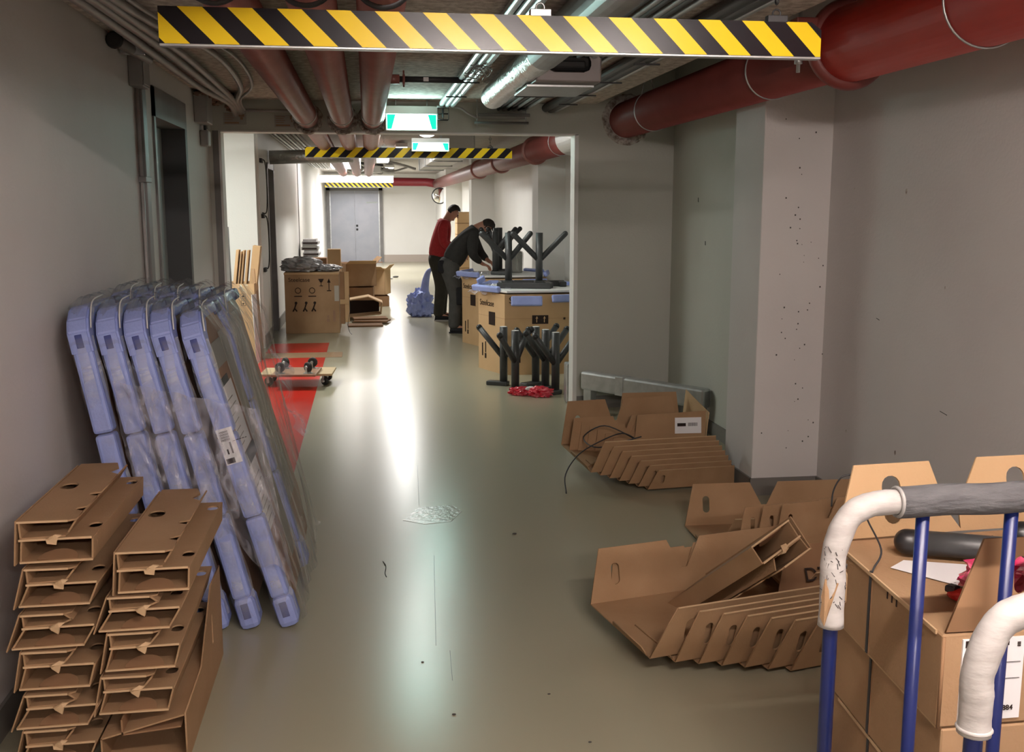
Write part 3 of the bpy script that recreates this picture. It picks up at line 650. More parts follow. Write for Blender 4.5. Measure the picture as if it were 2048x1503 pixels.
# labels on the lintel
def lintel_label(x, z, label, group=None):
    t = thing('lintel_label', label, 'label', (x, 8.129, z))
    bm = B(); box(bm, (-.085, -.002, -.045), (.085, 0, .045)); obj('sticker', bm, mat('faded_sticker', (.37, .35, .32, 1), .6), t)
    bm = B()
    for k in range(4): box(bm, (-.075, -.0035, .03-.014*k), (-.005-.01*(k % 2), -.002, .034-.014*k))
    box(bm, (-.075, -.0035, -.038), (.03, -.002, -.026)); box(bm, (.03, -.0035, .012), (.07, -.002, .04)); box(bm, (.04, -.0035, -.008), (.06, -.002, .01))
    obj('printed_lines', bm, M['board_brown'], t)
lintel_label(-.96, 2.28, 'faded printed label at the left end of the lintel')
lintel_label(-.585, 2.265, 'faded printed label on the lintel just left of the three pipes')

# pull bars on the left wall beyond the opening
t = thing('wall_pull_bars', 'pair of thin black bow handles one above the other on the far left wall', 'handles', (-1.2, 12.35, .9))
for z0, z1 in ((0.02, .62), (.66, 1.26)):
    bm = B(); tube(bm, smooth_path([(0, .05, z0), (.05, .08, z0+.02), (.06, .12, (z0+z1)/2), (.05, .08, z1-.02), (0, .05, z1)], 5), .007, 8); obj('bow', bm, M['rubber'], t)
for z in (.0, .62, 1.25):
    bm = B(); box(bm, (0, -.06, z-.02), (.03, .10, z+.03), .004); obj('bracket', bm, M['rubber'], t)
# convex mirror
t = thing('round_mirror', 'round convex traffic mirror under the end of the large red pipe', 'mirror', (1.98, 28.3, 1.94))
bm = B(); bmesh.ops.create_uvsphere(bm, u_segments=28, v_segments=14, radius=.2, matrix=Matrix.Diagonal((1, .3, 1, 1))); obj('mirror_dome', bm, M['mirror'], t, True)
bm = B(); ring(bm, (0, 0, 0), (0, 1, 0), .205, .018, 28, 6); obj('rim', bm, M['black_tray'], t)
bm = B(); tube(bm, [(0, .02, 0), (.1, .05, 0)], .012, 8); obj('arm', bm, M['zinc'], t)
# ================================================================== FOAM-EDGED PANELS LEANING ON THE LEFT WALL
def frame_matrix(org, ax, ay):
    ax = V(ax).normalized(); ay = V(ay); ay = (ay-ax*ay.dot(ax)).normalized(); az = ax.cross(ay)
    return Matrix(((ax.x, ay.x, az.x, org[0]), (ax.y, ay.y, az.y, org[1]), (ax.z, ay.z, az.z, org[2]), (0, 0, 0, 1)))
def make_panel(name, label, xb, xt, y, Lh, D, grp, near, rightmost, seed):
    """panel: local x = depth along the corridor, y = up the slope, z = thickness"""
    rnd = random.Random(seed)
    t = bpy.data.objects.new(name, None); C.objects.link(t); t['label'] = label; t['category'] = 'wrapped tabletop'; t['group'] = grp
    up = V((xt-xb, 0, 1.20)).normalized()
    t.matrix_world = frame_matrix((xb, y, .035), (0, 1, 0), up)   # z axis points +X-ish (away from wall)
    th = .030
    c = .10
    out = [(.02, .02), (D-.16 if not near else D-.03, .02), (D-.02, .20 if not near else .06), (D-.02, Lh-c), (D-c, Lh-.02), (c, Lh-.02), (.02, Lh-c)]
    bm = B(); sheetbm(bm, (0, 0, 0), (1, 0, 0), (0, 1, 0), out, th=.036); obj('tabletop', bm, M['board_brown'], t)
    # foam segments on the front edge
    cuts = [.0, .10, .10+(Lh-.30)*.36, .10+(Lh-.30)*.72, Lh-.14]
    for i in range(len(cuts)-1):
        a, b = cuts[i]+(.003 if i else 0), cuts[i+1]-.003
        bm = B(); box(bm, (-.022, a, -th-.006), (.05, b, th+.006), .012); obj('foam_edge', bm, M['foam'], t)
    # lower corner block with its slot
    bm = B(); box(bm, (-.026, -.028, -th-.010), (.10, .105, th+.010), .024); obj('corner_block', bm, M['foam'], t)
    bm = B(); box(bm, (-.028, .02, -.014), (-.02, .082, .014), .002); obj('corner_slot', bm, M['foam_dark'], t)
    # upper corner block, bending over the chamfer
    bm = B(); pr = [(-.024, Lh-.16), (-.024, Lh-.075), (.012, Lh-.03), (.075, Lh+.008), (.13, Lh+.012), (.13, Lh-.05), (.07, Lh-.07), (.04, Lh-.16)]
    a = [bm.verts.new((x, yy, -th-.009)) for x, yy in pr]; b = [bm.verts.new((x, yy, th+.009)) for x, yy in pr]; n = len(pr)
    bm.faces.new(a); bm.faces.new(b)
    for i in range(n): bm.faces.new((a[i], a[(i+1) % n], b[(i+1) % n], b[i]))
    bmesh.ops.bevel(bm, geom=[e for e in bm.edges if len(e.link_faces) == 2], offset=.007, segments=2, affect='EDGES')
    obj('corner_block', bm, M['foam'], t, False)
    bm = B(); box(bm, (-.027, Lh-.135, -.013), (-.022, Lh-.085, .012), .002); obj('corner_slot', bm, M['foam_dark'], t)
    bm = B(); box(bm, (.13, Lh-.035, -th-.004), (D-.12, Lh+.008, th+.004), .01); obj('foam_edge', bm, M['foam'], t)
    bm = B(); box(bm, (D-.13, Lh-.05, -th-.007), (D+.0, Lh+.004, th+.007), .014); obj('corner_block', bm, M['foam_dark'], t)
    # glossy film folded over the top
    bm = B(); N = 22; rows = []
    for i in range(N+1):
        s = i/N; px = -.03+s*(D+.03)
        hz_ = Lh-.13+min(1, s*4.6)**.6*.155
        row = []
        for k in range(9):
            q = (k/8-.5)*2; dz = q*(th+.018); drop = abs(q)**3*.035
            row.append(bm.verts.new((px, hz_-drop+.006*math.sin(i*1.7+k+seed)+.012, dz+.003*math.sin(i*2.1+seed))))
        rows.append(row)
    for i in range(N):
        for k in range(8): bm.faces.new((rows[i][k], rows[i+1][k], rows[i+1][k+1], rows[i][k+1])).smooth = True
    obj('film_fold', bm, M['film_top'], t)
    # pale film crease with a bright rim
    bm = B(); tube(bm, smooth_path([(.0, Lh-.07, th+.014), (.03, Lh-.02, th+.018), (.10, Lh+.022, th+.018), (D*.45, Lh+.03, th+.014)], 4), .0028, 6)
    obj('film_rim', bm, M['foil_film'], t)
    # vertical film over the front edge
    bm = B(); rows = []; N = 34
    for i in range(N+1):
        v = Lh*(.02+.9*i/N); row = []
        for k in range(7):
            q = k/6; ang = (q-.5)*2
            row.append(bm.verts.new((-.034-.006*math.cos(ang*2+i*.5)+abs(ang)**2*.05, v, ang*(th+.016)+.003*math.sin(i*.9+seed))))
        rows.append(row)
    for i in range(N):
        for k in range(6): bm.faces.new((rows[i][k], rows[i+1][k], rows[i+1][k+1], rows[i][k+1])).smooth = True
    obj('film_wrap', bm, M['film'], t)
    return t
xb = [-.84, -.72, -.602, -.483, -.336]; xt = [-1.055, -.955, -.86, -.77, -.665]
near_l = ['near row of foam-edged tabletops, the one leaning nearest the left wall', 'near row of foam-edged tabletops, second one out from the left wall', 'middle foam-edged tabletop of the near row on the left',
          'near row of foam-edged tabletops, the one just behind the labelled outermost one', 'outermost foam-edged tabletop of the near row, with a barcode label on its edge']
far_l = ['back row tabletop nearest the left wall, with crumpled film on its top', 'back row tabletop second out from the left wall', 'middle tabletop of the back row by the left wall', 'back row tabletop second from the corridor side', 'outermost tabletop of the back row, its film flaring towards the red floor']
front_panel = None
for i in range(5):
    p = make_panel('wrapped_tabletop', near_l[i], xb[i], xt[i], 3.90, 1.235, .60, 'near row of wrapped tabletops', True, i == 4, i)
    if i == 4: front_panel = p
    q = make_panel('wrapped_tabletop', far_l[i], xb[i]-.0, xt[i]-.005, 4.57, 1.235, .60, 'back row of wrapped tabletops', False, i == 4, i+20)
    if i == 4: back_panel = q
# label and papers of the outermost panel
Lh = 1.235
bm = B(); box(bm, (-.026, .66, -.030), (-.0235, .80, .030)); lb = obj('barcode_label', bm, M['paper'], front_panel)
bm = B()
for k in range(12): box(bm, (-.0275, .752+.0034*k, -.022), (-.0265, .752+.0034*k+(.0012, .002, .0009)[k % 3], .012))
box(bm, (-.0275, .664, -.026), (-.0265, .684, .006)); box(bm, (-.0275, .70, .004), (-.0265, .745, .010)); box(bm, (-.0275, .70, -.012), (-.0265, .72, -.006))
obj('printed_bars', bm, M['ink'], lb)
text('printed_number', '24443', .022, M['ink'], lb, (-.0278, .745, .018), (0, -PI/2, -PI/2))
for (u0, u1, v0, v1) in ((.10, .36, .66, .93), (.10, .34, .33, .60)):
    bm = B(); box(bm, (u0, v0, .0190), (u1, v1, .0200)); pp = obj('paper_sheet', bm, M['paper'], front_panel)
    bm = B(); rnd = random.Random(int(v0*100))
    for k in range(7): box(bm, (u0+.02, v0+.03+.03*k, .0202), (u0+.02+rnd.uniform(.08, .2), v0+.034+.03*k, .0208))
    obj('printed_lines', bm, M['board_grey'], pp)
bm = B(); box(bm, (.12, .60, .0185), (.45, .655, .021)); box(bm, (.08, .93, .0185), (.30, .96, .021)); obj('dark_bar', bm, M['frame_dark'], front_panel)
bm = B(); box(bm, (.40, .12, .019), (.57, 1.12, .024)); box(bm, (-.0+.02, 1.0, .019), (.4, 1.1, .022)); obj('steel_edge', bm, M['board_grey'], front_panel)
bm = B(); box(bm, (.02, .25, .019), (.42, 1.15, .026)); obj('steel_face', bm, M['board_grey'], back_panel)
# pleated side film: a loose sheet over the corridor side of both rows
def film_sheet(name, label, mtl, fn, nu, nv, cat='plastic film'):
    bm = B(); g = [[bm.verts.new(fn(i/nu, j/nv)) for j in range(nv+1)] for i in range(nu+1)]
    for i in range(nu):
        for j in range(nv): bm.faces.new((g[i][j], g[i+1][j], g[i+1][j+1], g[i][j+1])).smooth = True
    return tag(obj(name, bm, mtl), label, cat)
def fside(s, v):
    y = 3.93+s*1.18*(1-.12*(1-v)**2); z = .02+v*1.24
    if s > .92: z = max(.1, z)
    x = -.336-(.275*v)+.052+.009*math.sin(s*34+v*5)+.009*math.sin(s*13-v*7)+.008*s*math.sin(v*9)
    if v > .9: x -= (v-.9)*.5
    return (x+.02*s, y, z)
film_sheet('side_film', 'pleated clear film over the corridor side of the leaning tabletops', M['film_side'], fside, 90, 40)
def fflare(s, v):
    z = .55+v*.42; k = math.sin(PI*min(1, v*1.1))
    return (-.32-.275*(z/1.24)+.06+.02*math.sin(v*17)+s*(.05+.03*math.sin(v*11)), 5.08+s*(.16*k+.02*math.sin(v*23)), z-.05*s)
film_sheet('film_flare', 'flaring torn edge of clear film beyond the back row of tabletops', M['film_heavy'], fflare, 10, 40)
def ffront(s, v):
    lo = .62-.42*s; hi = 1.0-.12*s
    lo += .035*math.sin(s*23)
    z = lo+(hi-lo)*v; x0 = -.80; x1 = -.30
    x = x0+(x1-x0)*s-.19*z/1.2+.03
    y = 3.85-.014*math.sin(s*31+v*4)-.008*math.sin(v*27+s*9)-.025*math.sin(PI*v)
    return (x, y, z)
film_sheet('front_film', 'bunched clear film stretched across the front edges of the tabletops', M['film_heavy'], ffront, 80, 50)

# ================================================================== FOLDED CARDBOARD SLEEVES
def seg(bm, p, q, y0, y1, th=.005, mi=0):
    p = V((p[0], 0, p[1])); q = V((q[0], 0, q[1])); d = (q-p).normalized(); n = V((-d.z, 0, d.x))*(th/2)
    vs = []
    for yy in (y0, y1):
        for c in (p-d*th*.3-n, q+d*th*.3-n, q+d*th*.3+n, p-d*th*.3+n): vs.append(bm.verts.new((c.x, yy, c.z)))
    for f in ((0, 1, 2, 3), (7, 6, 5, 4), (0, 4, 5, 1), (1, 5, 6, 2), (2, 6, 7, 3), (3, 7, 4, 0)): bm.faces.new([vs[k] for k in f])
def make_sleeve(label, variant, L=.67):
    t = thing('cardboard_sleeve', label, 'cardboard')
    w1, h1, sk = ((.200, .066, .0), (.196, .064, -.022), (.198, .068, -.014), (.20, .060, -.03))[variant]
    hu = (.048, .040, .038, .034)[variant]; wu = (.150, .132, .138, .130)[variant]
    bm = B()
    seg(bm, (.004+sk, .003), (w1+sk, .006), 0, L); 
    sheetbm(bm, (0, 0, h1+.0015), (1, 0, 0), (0, 1, 0), [(.008, 0), (w1+.006, 0), (w1+.006, L), (.008, L)], [capsule2d((wu+w1)/2+.008, yy, .036, .052) for yy in (.12, L-.07)], .005)
    seg(bm, (.006+sk, .003), (.012, h1), 0, L); seg(bm, (w1+sk, .005), (w1+.004, h1+.002), 0, L)
    obj('lower_tube', bm, M['card'], t)
    bm = B(); z0 = h1+.006
    seg(bm, (.010, z0), (wu-.02, z0+.004), 0, L); seg(bm, (.010, z0), (.008, z0+hu), 0, L)
    if variant == 3:
        seg(bm, (wu-.02, z0+.004), (wu+.012, z0+hu*.5), 0, L); seg(bm, (wu+.012, z0+hu*.5), (wu-.01, z0+hu), 0, L)
    else: seg(bm, (wu-.02, z0+.004), (wu+.004, z0+hu*.85), .03 if variant == 0 else 0, L)
    obj('upper_tube', bm, M['card'], t)
    # top sheet with oval hole and torn notches at its right edge
    out = [(.0, 0), (wu-.012, 0), (wu+.006, .012), (wu+.004, .09), (wu-.022, .105), (wu-.02, .125), (wu+.004, .14), (wu+.006, .25), (wu-.024, .262), (wu-.022, .282), (wu+.006, .295), (wu+.006, L-.16), (wu-.03, L-.12), (wu-.01, L-.07), (wu-.03, L), (.0, L)]
    bm = B(); sheetbm(bm, (.004, 0, z0+hu), (1, 0, 0), (0, 1, 0), out, [capsule2d(.040, L*.56, .050, .075)], .005)
    obj('top_sheet', bm, M['card'], t)
    bm = B(); seg(bm, (-.010+sk, -.004), (.001, z0+hu+.004), -.004, L-.03, .004); obj('side_flap', bm, M['card'], t)
    # crumpled tab and half-round flap at the open end
    bm = B(); rnd = random.Random(variant*7+1)
    pts = [(.085, -.012, h1-.006), (.108, -.016, h1-.012), (.112, -.014, h1+.008), (.122, -.006, h1+.014), (.106, -.010, h1+.018), (.090, -.018, h1+.012), (.078, -.008, h1+.004)]
    a = [bm.verts.new(V(p)+V((rnd.uniform(-.002, .002),)*3)) for p in pts]; b = [bm.verts.new(V(p)+V((0, .005, 0))) for p in pts]; n = len(pts)
    bm.faces.new(a); bm.faces.new(b[::-1])
    for i in range(n): bm.faces.new((a[i], a[(i+1) % n], b[(i+1) % n], b[i]))
    obj('torn_tab', bm, M['card_edge'], t)
    bm = B(); half = [(.055*math.cos(PI*k/10), .055*math.sin(PI*k/10)) for k in range(11)]
    sheetbm(bm, (.105+sk*.5, .0, .008), (1, 0, 0), (0, 1, .25), half, th=.003)
    obj('half_round_flap', bm, M['card_dark'], t)
    bm = B(); seg(bm, (.006, h1+.001), (w1, h1+.004), -.0025, .0005, .006); seg(bm, (.005+sk, .002), (w1+sk, .004), -.0025, .0005, .005); seg(bm, (.004, z0+hu), (wu-.012, z0+hu), -.0025, .0005, .006)
    obj('cut_edge', bm, M['card_edge'], t)
    return t
prot = [make_sleeve('tmp', v) for v in range(4)]
used = [False]*4
def place_sleeve(v, loc, rz, label, group, rot=None):
    if not used[v]:
        used[v] = True; o = prot[v]; o.location = loc; o.rotation_euler = rot if rot else (0, 0, rz); o['label'] = label
        if group: o['group'] = group
        return o
    return dup(prot[v], loc, rz, label, group, rot)
g = 'folded cardboard sleeves in the left stack'
Ls = [(0, .628, -.995, .0, 'top folded cardboard sleeve of the stack against the left wall'), (1, .498, -.985, -.01, 'folded cardboard sleeve second from the top against the left wall'),
      (3, .372, -1.005, .01, 'third folded cardboard sleeve from the top against the left wall'), (2, .248, -1.01, -.02, 'fourth folded sleeve from the top of the wall-side stack, partly crushed'),
      (3, .128, -1.01, .005, 'fifth folded sleeve from the top of the wall-side stack'), (1, .008, -1.02, 0, 'bottom folded sleeve of the wall-side stack, cut by the picture edge')]
for v, z, x, rz, lb in Ls: place_sleeve(v, (x, 2.95, z), rz, lb, g)
g = 'folded cardboard sleeves in the right stack'
Rs = [(0, .526, -.735, -.005, 'top folded cardboard sleeve of the stack beside the blue foam tabletops'), (3, .412, -.765, .0, 'second folded sleeve from the top, stack beside the blue foam tabletops'),
      (2, .290, -.77, .01, 'third folded sleeve from the top, stack beside the blue foam tabletops'), (2, .158, -.795, -.01, 'fourth folded sleeve from the top, stack beside the blue foam tabletops')]
for v, z, x, rz, lb in Rs: place_sleeve(v, (x, 2.95, z), rz, lb, g)
# lowest carton of that stack, wider and with a slotted tall side
t = thing('open_carton', 'large open cardboard carton at the bottom of the right-hand sleeve stack', 'cardboard', (-.80, 2.93, 0))
bm = B(); seg(bm, (0, .003), (.235, .003), 0, .74); seg(bm, (.0, .09), (.235, .15), 0, .74); seg(bm, (.0, .003), (.0, .09), 0, .74); obj('body', bm, M['card'], t)
bm = B(); sheetbm(bm, (.24, 0, 0), (0, 1, 0), (0, 0, 1), [(0, 0), (.76, 0), (.76, .34), (.55, .34), (.3, .16), (0, .155)], [capsule2d(.54, .19, .022, .11)], .005); obj('tall_side', bm, M['card'], t)
bm = B(); seg(bm, (.06, .10), (.06, .145), 0, .7); seg(bm, (.06, .10), (.225, .115), 0, .7); obj('inner_flap', bm, M['card_dark'], t)

# ================================================================== OPEN CARDBOARD TRAYS
def make_tray(label, L=.95, W=.48, hf=.20, hb=.21, lean=.05, mirror=False):
    t = thing('cardboard_tray', label, 'cardboard')
    bm = B(); box(bm, (0, 0, 0), (L, W, .005)); obj('bottom', bm, M['card'], t)
    def outline(h, notch):
        o = [(0, 0), (L, 0), (L-.05, h)]
        if notch: o += [(.53*L, h), (.46*L, h*.45), (.43*L, h*.45), (.37*L, h)]
        return o+[((.075 if not notch else .05), h)]
    hb_n = [capsule2d(.115, hb*.5, .036, .085)]
    bm = B(); sheetbm(bm, (0, W, .004), (1, 0, 0), (0, lean, hb), outline(hb, True), hb_n, .005); obj('back_flap', bm, M['card'], t)
    bm = B(); sheetbm(bm, (0, 0, .004), (1, 0, 0), (0, -lean, hf), outline(hf, False), [capsule2d(.14, hf*.5, .040, .09)], .005); obj('front_flap', bm, M['card'], t)
    bm = B(); sheetbm(bm, (0, -.003, .004), (1, 0, 0), (0, -lean, hf), [(.075, hf-.002), (L-.05, hf-.002), (L-.05, hf+.001), (.075, hf+.001)], th=.0055); obj('cut_edge', bm, M['card_edge'], t)
    bm = B(); sheetbm(bm, (0, .02, .004), (0, 1, 0), (-.5, 0, 1), [(0, 0), (W*.55, 0), (W*.5, .03), (.02, .03)], th=.004); obj('end_tab', bm, M['card'], t)
    return t
tp = make_tray('uppermost open cardboard tray of the near right pile, oval hole in its back flap')
g = 'open cardboard trays in the near right pile'
tp.location = (.94, 3.27, .075); tp.rotation_euler = (math.radians(2), 0, math.radians(13)); tp['group'] = g
names = ['second', 'third', 'fourth', 'fifth', 'sixth', 'seventh']
for k in range(1, 7):
    c = dup(tp, (.945+.083*k, 3.262-.004*k, .072-.010*k), 0, names[k-1]+' front flap from the left in the near right pile of open trays', g, rot=(0, 0, math.radians(13)))
    c.scale = (.80, 1.02+.052*k, 1)
# diagonal folded sleeve lying on that pile, open end towards the right
o = place_sleeve(0, (0, 0, 0), 0, 'folded cardboard sleeve lying diagonally across the near right pile, open end up', None)
A_, D_, F_ = V((1.435, 3.292, .549)), V((1.261, 3.201, .488)), V((1.125, 3.697, .101))
ax = (D_-A_).normalized(); ay = (F_-D_); ay = (ay-ax*ay.dot(ax)).normalized(); az = ax.cross(ay)
o.rotation_euler = Matrix(((ax.x, ay.x, az.x), (ax.y, ay.y, az.y), (ax.z, ay.z, az.z))).to_euler(); o.location = A_
# tray behind the pile
t2 = dup(tp, (1.57, 4.42, .012), 0, 'single open cardboard tray before the pillar, V-shaped notch in its back flap', None, rot=(0, 0, math.radians(-1)))
if 'group' in t2: del t2['group']
# stack of narrow flaps between pile and trolley
for k in range(3):
    c = dup(tp, (1.60+.07*k, 3.60-.03*k, .13+.012*k), 0, ('left', 'middle', 'right')[k]+' of three tilted cardboard trays at the back of the near right pile', 'tilted trays behind the near right pile', rot=(math.radians(14), 0, math.radians(12)))
    c.scale = (.6, .85, .7)
t = thing('loose_board', 'dark cardboard board with handwritten marks on the near right pile', 'cardboard', (1.50, 3.52, .16))
bm = B(); sheetbm(bm, (0, 0, 0), (1, .1, 0), (0, .5, 1), [(0, 0), (.5, 0), (.46, .2), (.08, .2)], th=.005); obj('board', bm, M['card_dark'], t)
text('handwriting', 'D7n', .075, M['ink'], t, (.12, .018, .06), (math.radians(63), 0, math.radians(6)), .0008)
# pile near the guard rail
g = 'open cardboard trays below the guard rail'
tc = make_tray('top open cardboard tray by the guard rail, large back flap with a hole', .82, .46, .09, .27); tc['group'] = g
tc.location = (1.26, 5.80, .10); tc.rotation_euler = (math.radians(5), 0, math.radians(9))
ncs = ['first', 'second', 'third', 'fourth', 'fifth', 'sixth', 'seventh']
for k in range(7):
    c = dup(tp, (1.26+.052*k, 5.70-.018*k, .10-.014*k), 0, ncs[k]+' nested front flap from the left in the tray pile below the guard rail', g, rot=(math.radians(3), 0, math.radians(6)))
    c.scale = (.84-.045*k, .9+.02*k, .98-.055*k)
t = thing('open_carton', 'open cardboard carton with a white upside-down label behind the tray pile by the guard rail', 'cardboard', (1.62, 6.12, .05))
bm = B(); sheetbm(bm, (0, 0, .02), (1, -.03, 0), (0, .10, 1), [(0, 0), (.46, 0), (.47, .29), (.03, .27)], th=.005); obj('front_side', bm, M['card'], t)
bm = B(); sheetbm(bm, (.46, 0, .02), (.0, 1, 0), (.1, 0, 1), [(0, 0), (.5, .0), (.50, .34), (0, .28)], th=.005); obj('right_side', bm, M['card_light'], t)
bm = B(); sheetbm(bm, (0, .45, .02), (1, 0, 0), (0, .12, 1), [(0, 0), (.46, 0), (.42, .33), (.05, .33)], th=.005); obj('back_side', bm, M['card'], t)
bm = B(); sheetbm(bm, (.27, .0025, .17), (1, -.03, 0), (0, .10, 1), [(0, 0), (.17, 0), (.17, .10), (0, .10)], th=.001); lb = obj('label', bm, M['paper'], t)
bm = B()
for k in range(9): sheetbm(bm, (.355+.007*k, .0022, .215), (1, -.03, 0), (0, .10, 1), [(0, 0), (.003, 0), (.003, .022), (0, .022)], th=.0016)
sheetbm(bm, (.285, .0045, .215), (1, -.03, 0), (0, .10, 1), [(0, 0), (.055, 0), (.055, .02), (0, .02)], th=.0016); obj('printed_bars', bm, M['ink'], lb)
t = thing('packing_strap', 'black packing strap curling from the tray pile out over the floor', 'strap', (1.4, 5.9, 0))
bm = B(); p = [V(q)-V((1.4, 5.9, 0)) for q in ((1.10, 5.62, .004), (1.12, 5.75, .08), (1.22, 5.86, .17), (1.38, 5.95, .23), (1.52, 6.0, .26), (1.60, 6.02, .22), (1.42, 6.05, .30), (1.3, 6.1, .22), (1.35, 5.9, .20), (1.6, 5.85, .27))]
tube(bm, smooth_path(p, 6), .004, 6); obj('strap', bm, M['black_tray'], t)

# guard rail
t = thing('guard_rail', 'low galvanised steel guard rail across the recess by the partition', 'guard rail', (2.05, 7.45, 0))
a, b = V((1.70, 7.97)), V((2.40, 7.02)); dd = (b-a).normalized(); ang = math.atan2(dd.y, dd.x); Ln = (b-a).length
Rm = Matrix.Translation(V((a.x-2.05, a.y-7.45, 0))) @ Matrix.Rotation(ang, 4, 'Z')
bm = B(); box(bm, (0, -.05, .19), (Ln, .05, .335), .018, M4=Rm); obj('beam', bm, M['zinc'], t)
for s in (.02, Ln-.10):
    bm = B(); box(bm, (s, -.035, 0), (s+.08, .035, .2), .006, M4=Rm); obj('post', bm, M['zinc'], t)
bm = B(); box(bm, (.36, -.054, .19), (.44, .054, .338), .004, M4=Rm); obj('joint_plate', bm, M['zinc'], t)
t = thing('steel_bracket', 'upright galvanised steel box bracket just beyond the right edge of the opening', 'bracket', (1.70, 8.42, 0))
bm = B(); box(bm, (-.07, -.07, 0), (.08, .07, .335), .014); obj('post', bm, M['zinc'], t)
bm = B(); box(bm, (-.045, -.074, .20), (.06, -.066, .305), .004); obj('dark_opening', bm, M['rubber'], t)
bm = B(); box(bm, (-.05, -.074, .02), (.065, -.068, .185), .003); obj('cover_plate', bm, M['zinc'], t)
# ================================================================== TROLLEYS AND CARTONS, RIGHT FOREGROUND
def end_frame(t, y, x0, x1, ztop, zbot, foam_from=None, tape_to=.86, bars=()):
    R = .075
    pts = [(x0, y, zbot), (x0, y, ztop-R)] + [(x0+R-R*math.cos(a), y, ztop-R+R*math.sin(a)) for a in (PI/8, PI/4, 3*PI/8, PI/2)] + [(x1-R, y, ztop)] + [(x1-R+R*math.sin(a), y, ztop-R+R*math.cos(a)) for a in (PI/8, PI/4, 3*PI/8, PI/2)] + [(x1, y, zbot)]
    bm = B(); tube(bm, pts, .0125, 16); obj('end_frame', bm, M['blue_paint'], t)
    # wrapped tape
    path = smooth_path([(x0, y, tape_to), (x0, y, (tape_to+ztop-R)/2), (x0, y, ztop-R-.01), (x0+.02, y, ztop-.028), (x0+.05, y, ztop-.006), (x0+.085, y, ztop)] + [(xx, y, ztop) for xx in ((x0+.12, foam_from or x0+.2) if foam_from else (x0+.16, x0+.24, x0+.4))], 7)
    n = len(path); rad = [.0212+.0007*((i*5) % 7)/7+.0005*math.sin(i*.7+2) for i in range(n)]; rad[0] = .0225; rad[1] = .022
    bm = B(); tube(bm, path, rad, 20); tp_ = obj('tape_wrap', bm, M['tape'], t)
    return tp_
t = thing('trolley', 'blue tube trolley with white taped handle and grey foam grip carrying cartons', 'trolley', (1.2, 2.0, 0))
T = (1.2, 2.0)
tw = end_frame(t, 1.60-T[1], .782-T[0], 1.62-T[0], 1.122, .12, foam_from=.90-T[0], tape_to=.905)
bm = B(); fx = [.892+.02*i for i in range(34)]
tube(bm, [(x-T[0], 1.60-T[1], 1.122+.0012*math.sin(x*40)) for x in fx], .0275, 26); obj('foam_grip', bm, M['grey_foam'], t)
bm = B(); ring(bm, (.891-T[0], 1.60-T[1], 1.122), (1, 0, 0), .0245, .0035, 26, 8); obj('foam_rim', bm, M['conduit'], t)
for x in (.940, 1.106, 1.272, 1.438):
    bm = B(); tube(bm, [(x-T[0], 1.60-T[1], .12), (x-T[0], 1.60-T[1], 1.11)], .0115, 14); obj('upright', bm, M['blue_paint'], t)
bm = B(); box(bm, (.76-T[0], 1.57-T[1], .10), (1.66-T[0], 2.42-T[1], .135), .008); obj('deck', bm, M['blue_paint'], t)
for x in (.84, 1.58):
    for y in (1.66, 2.32):
        bm = B(); tube(bm, [(x-T[0]-.016, y-T[1], .05), (x-T[0]+.016, y-T[1], .05)], .05, 20); w_ = obj('wheel', bm, M['rubber'], t)
        bm = B(); box(bm, (x-T[0]-.025, y-T[1]-.02, .05), (x-T[0]+.025, y-T[1]+.02, .1), .004); obj('fork', bm, M['zinc'], w_)
# dirt scratches and a torn brown patch on the tape
rnd = random.Random(9); bm = B()
for k in range(46):
    z = rnd.uniform(.95, 1.06); a = rnd.uniform(-PI*.95, -.1); cx, cy = .782-T[0], 1.60-T[1]; r = .0218
    p = (cx+r*math.cos(a), cy+r*math.sin(a), z); a2 = a+rnd.uniform(-.35, .35); q = (cx+r*math.cos(a2), cy+r*math.sin(a2), z+rnd.uniform(-.010, .010)); tube(bm, [p, q], .0007, 4)
obj('scuff_marks', bm, M['scuff'], tw)
bm = B(); cx, cy = .782-T[0], 1.60-T[1]
pr = [(-2.6, .995), (-2.9, .96), (-2.5, .925), (-2.0, .955), (-1.6, .99), (-2.1, .95), (-2.5, .91), (-2.95, .925)]
a = [bm.verts.new((cx+.0235*math.cos(q), cy+.0235*math.sin(q), z)) for q, z in pr]; b = [bm.verts.new((cx+.0215*math.cos(q), cy+.0215*math.sin(q), z)) for q, z in pr]
for i in range(len(pr)): bm.faces.new((a[i], a[(i+1) % len(pr)], b[(i+1) % len(pr)], b[i]))
bm.faces.new(a); obj('torn_patch', bm, M['card'], tw)

t = thing('trolley', 'second blue trolley nearest the camera with a dirty white taped handle corner', 'trolley', (1.3, .8, 0))
T2 = (1.3, .8)
tw2 = end_frame(t, 1.20-T2[1], .800-T2[0], 1.66-T2[0], 1.093, .12, tape_to=.918)
bm = B(); ring(bm, (.800-T2[0], 1.2-T2[1], .925), (0, 0, 1), .021, .0035, 20, 6); obj('tape_end_roll', bm, M['tape'], t)
for x in (1.1, 1.4):
    bm = B(); tube(bm, [(x-T2[0], 1.20-T2[1], .12), (x-T2[0], 1.20-T2[1], 1.085)], .0115, 12); obj('upright', bm, M['blue_paint'], t)
bm = B(); box(bm, (.78-T2[0], .35-T2[1], .10), (1.68-T2[0], 1.22-T2[1], .135), .008); obj('deck', bm, M['blue_paint'], t)
for x in (.86, 1.58):
    for y in (.45, 1.12):
        bm = B(); tube(bm, [(x-T2[0]-.016, y-T2[1], .05), (x-T2[0]+.016, y-T2[1], .05)], .05, 16); obj('wheel', bm, M['rubber'], t)

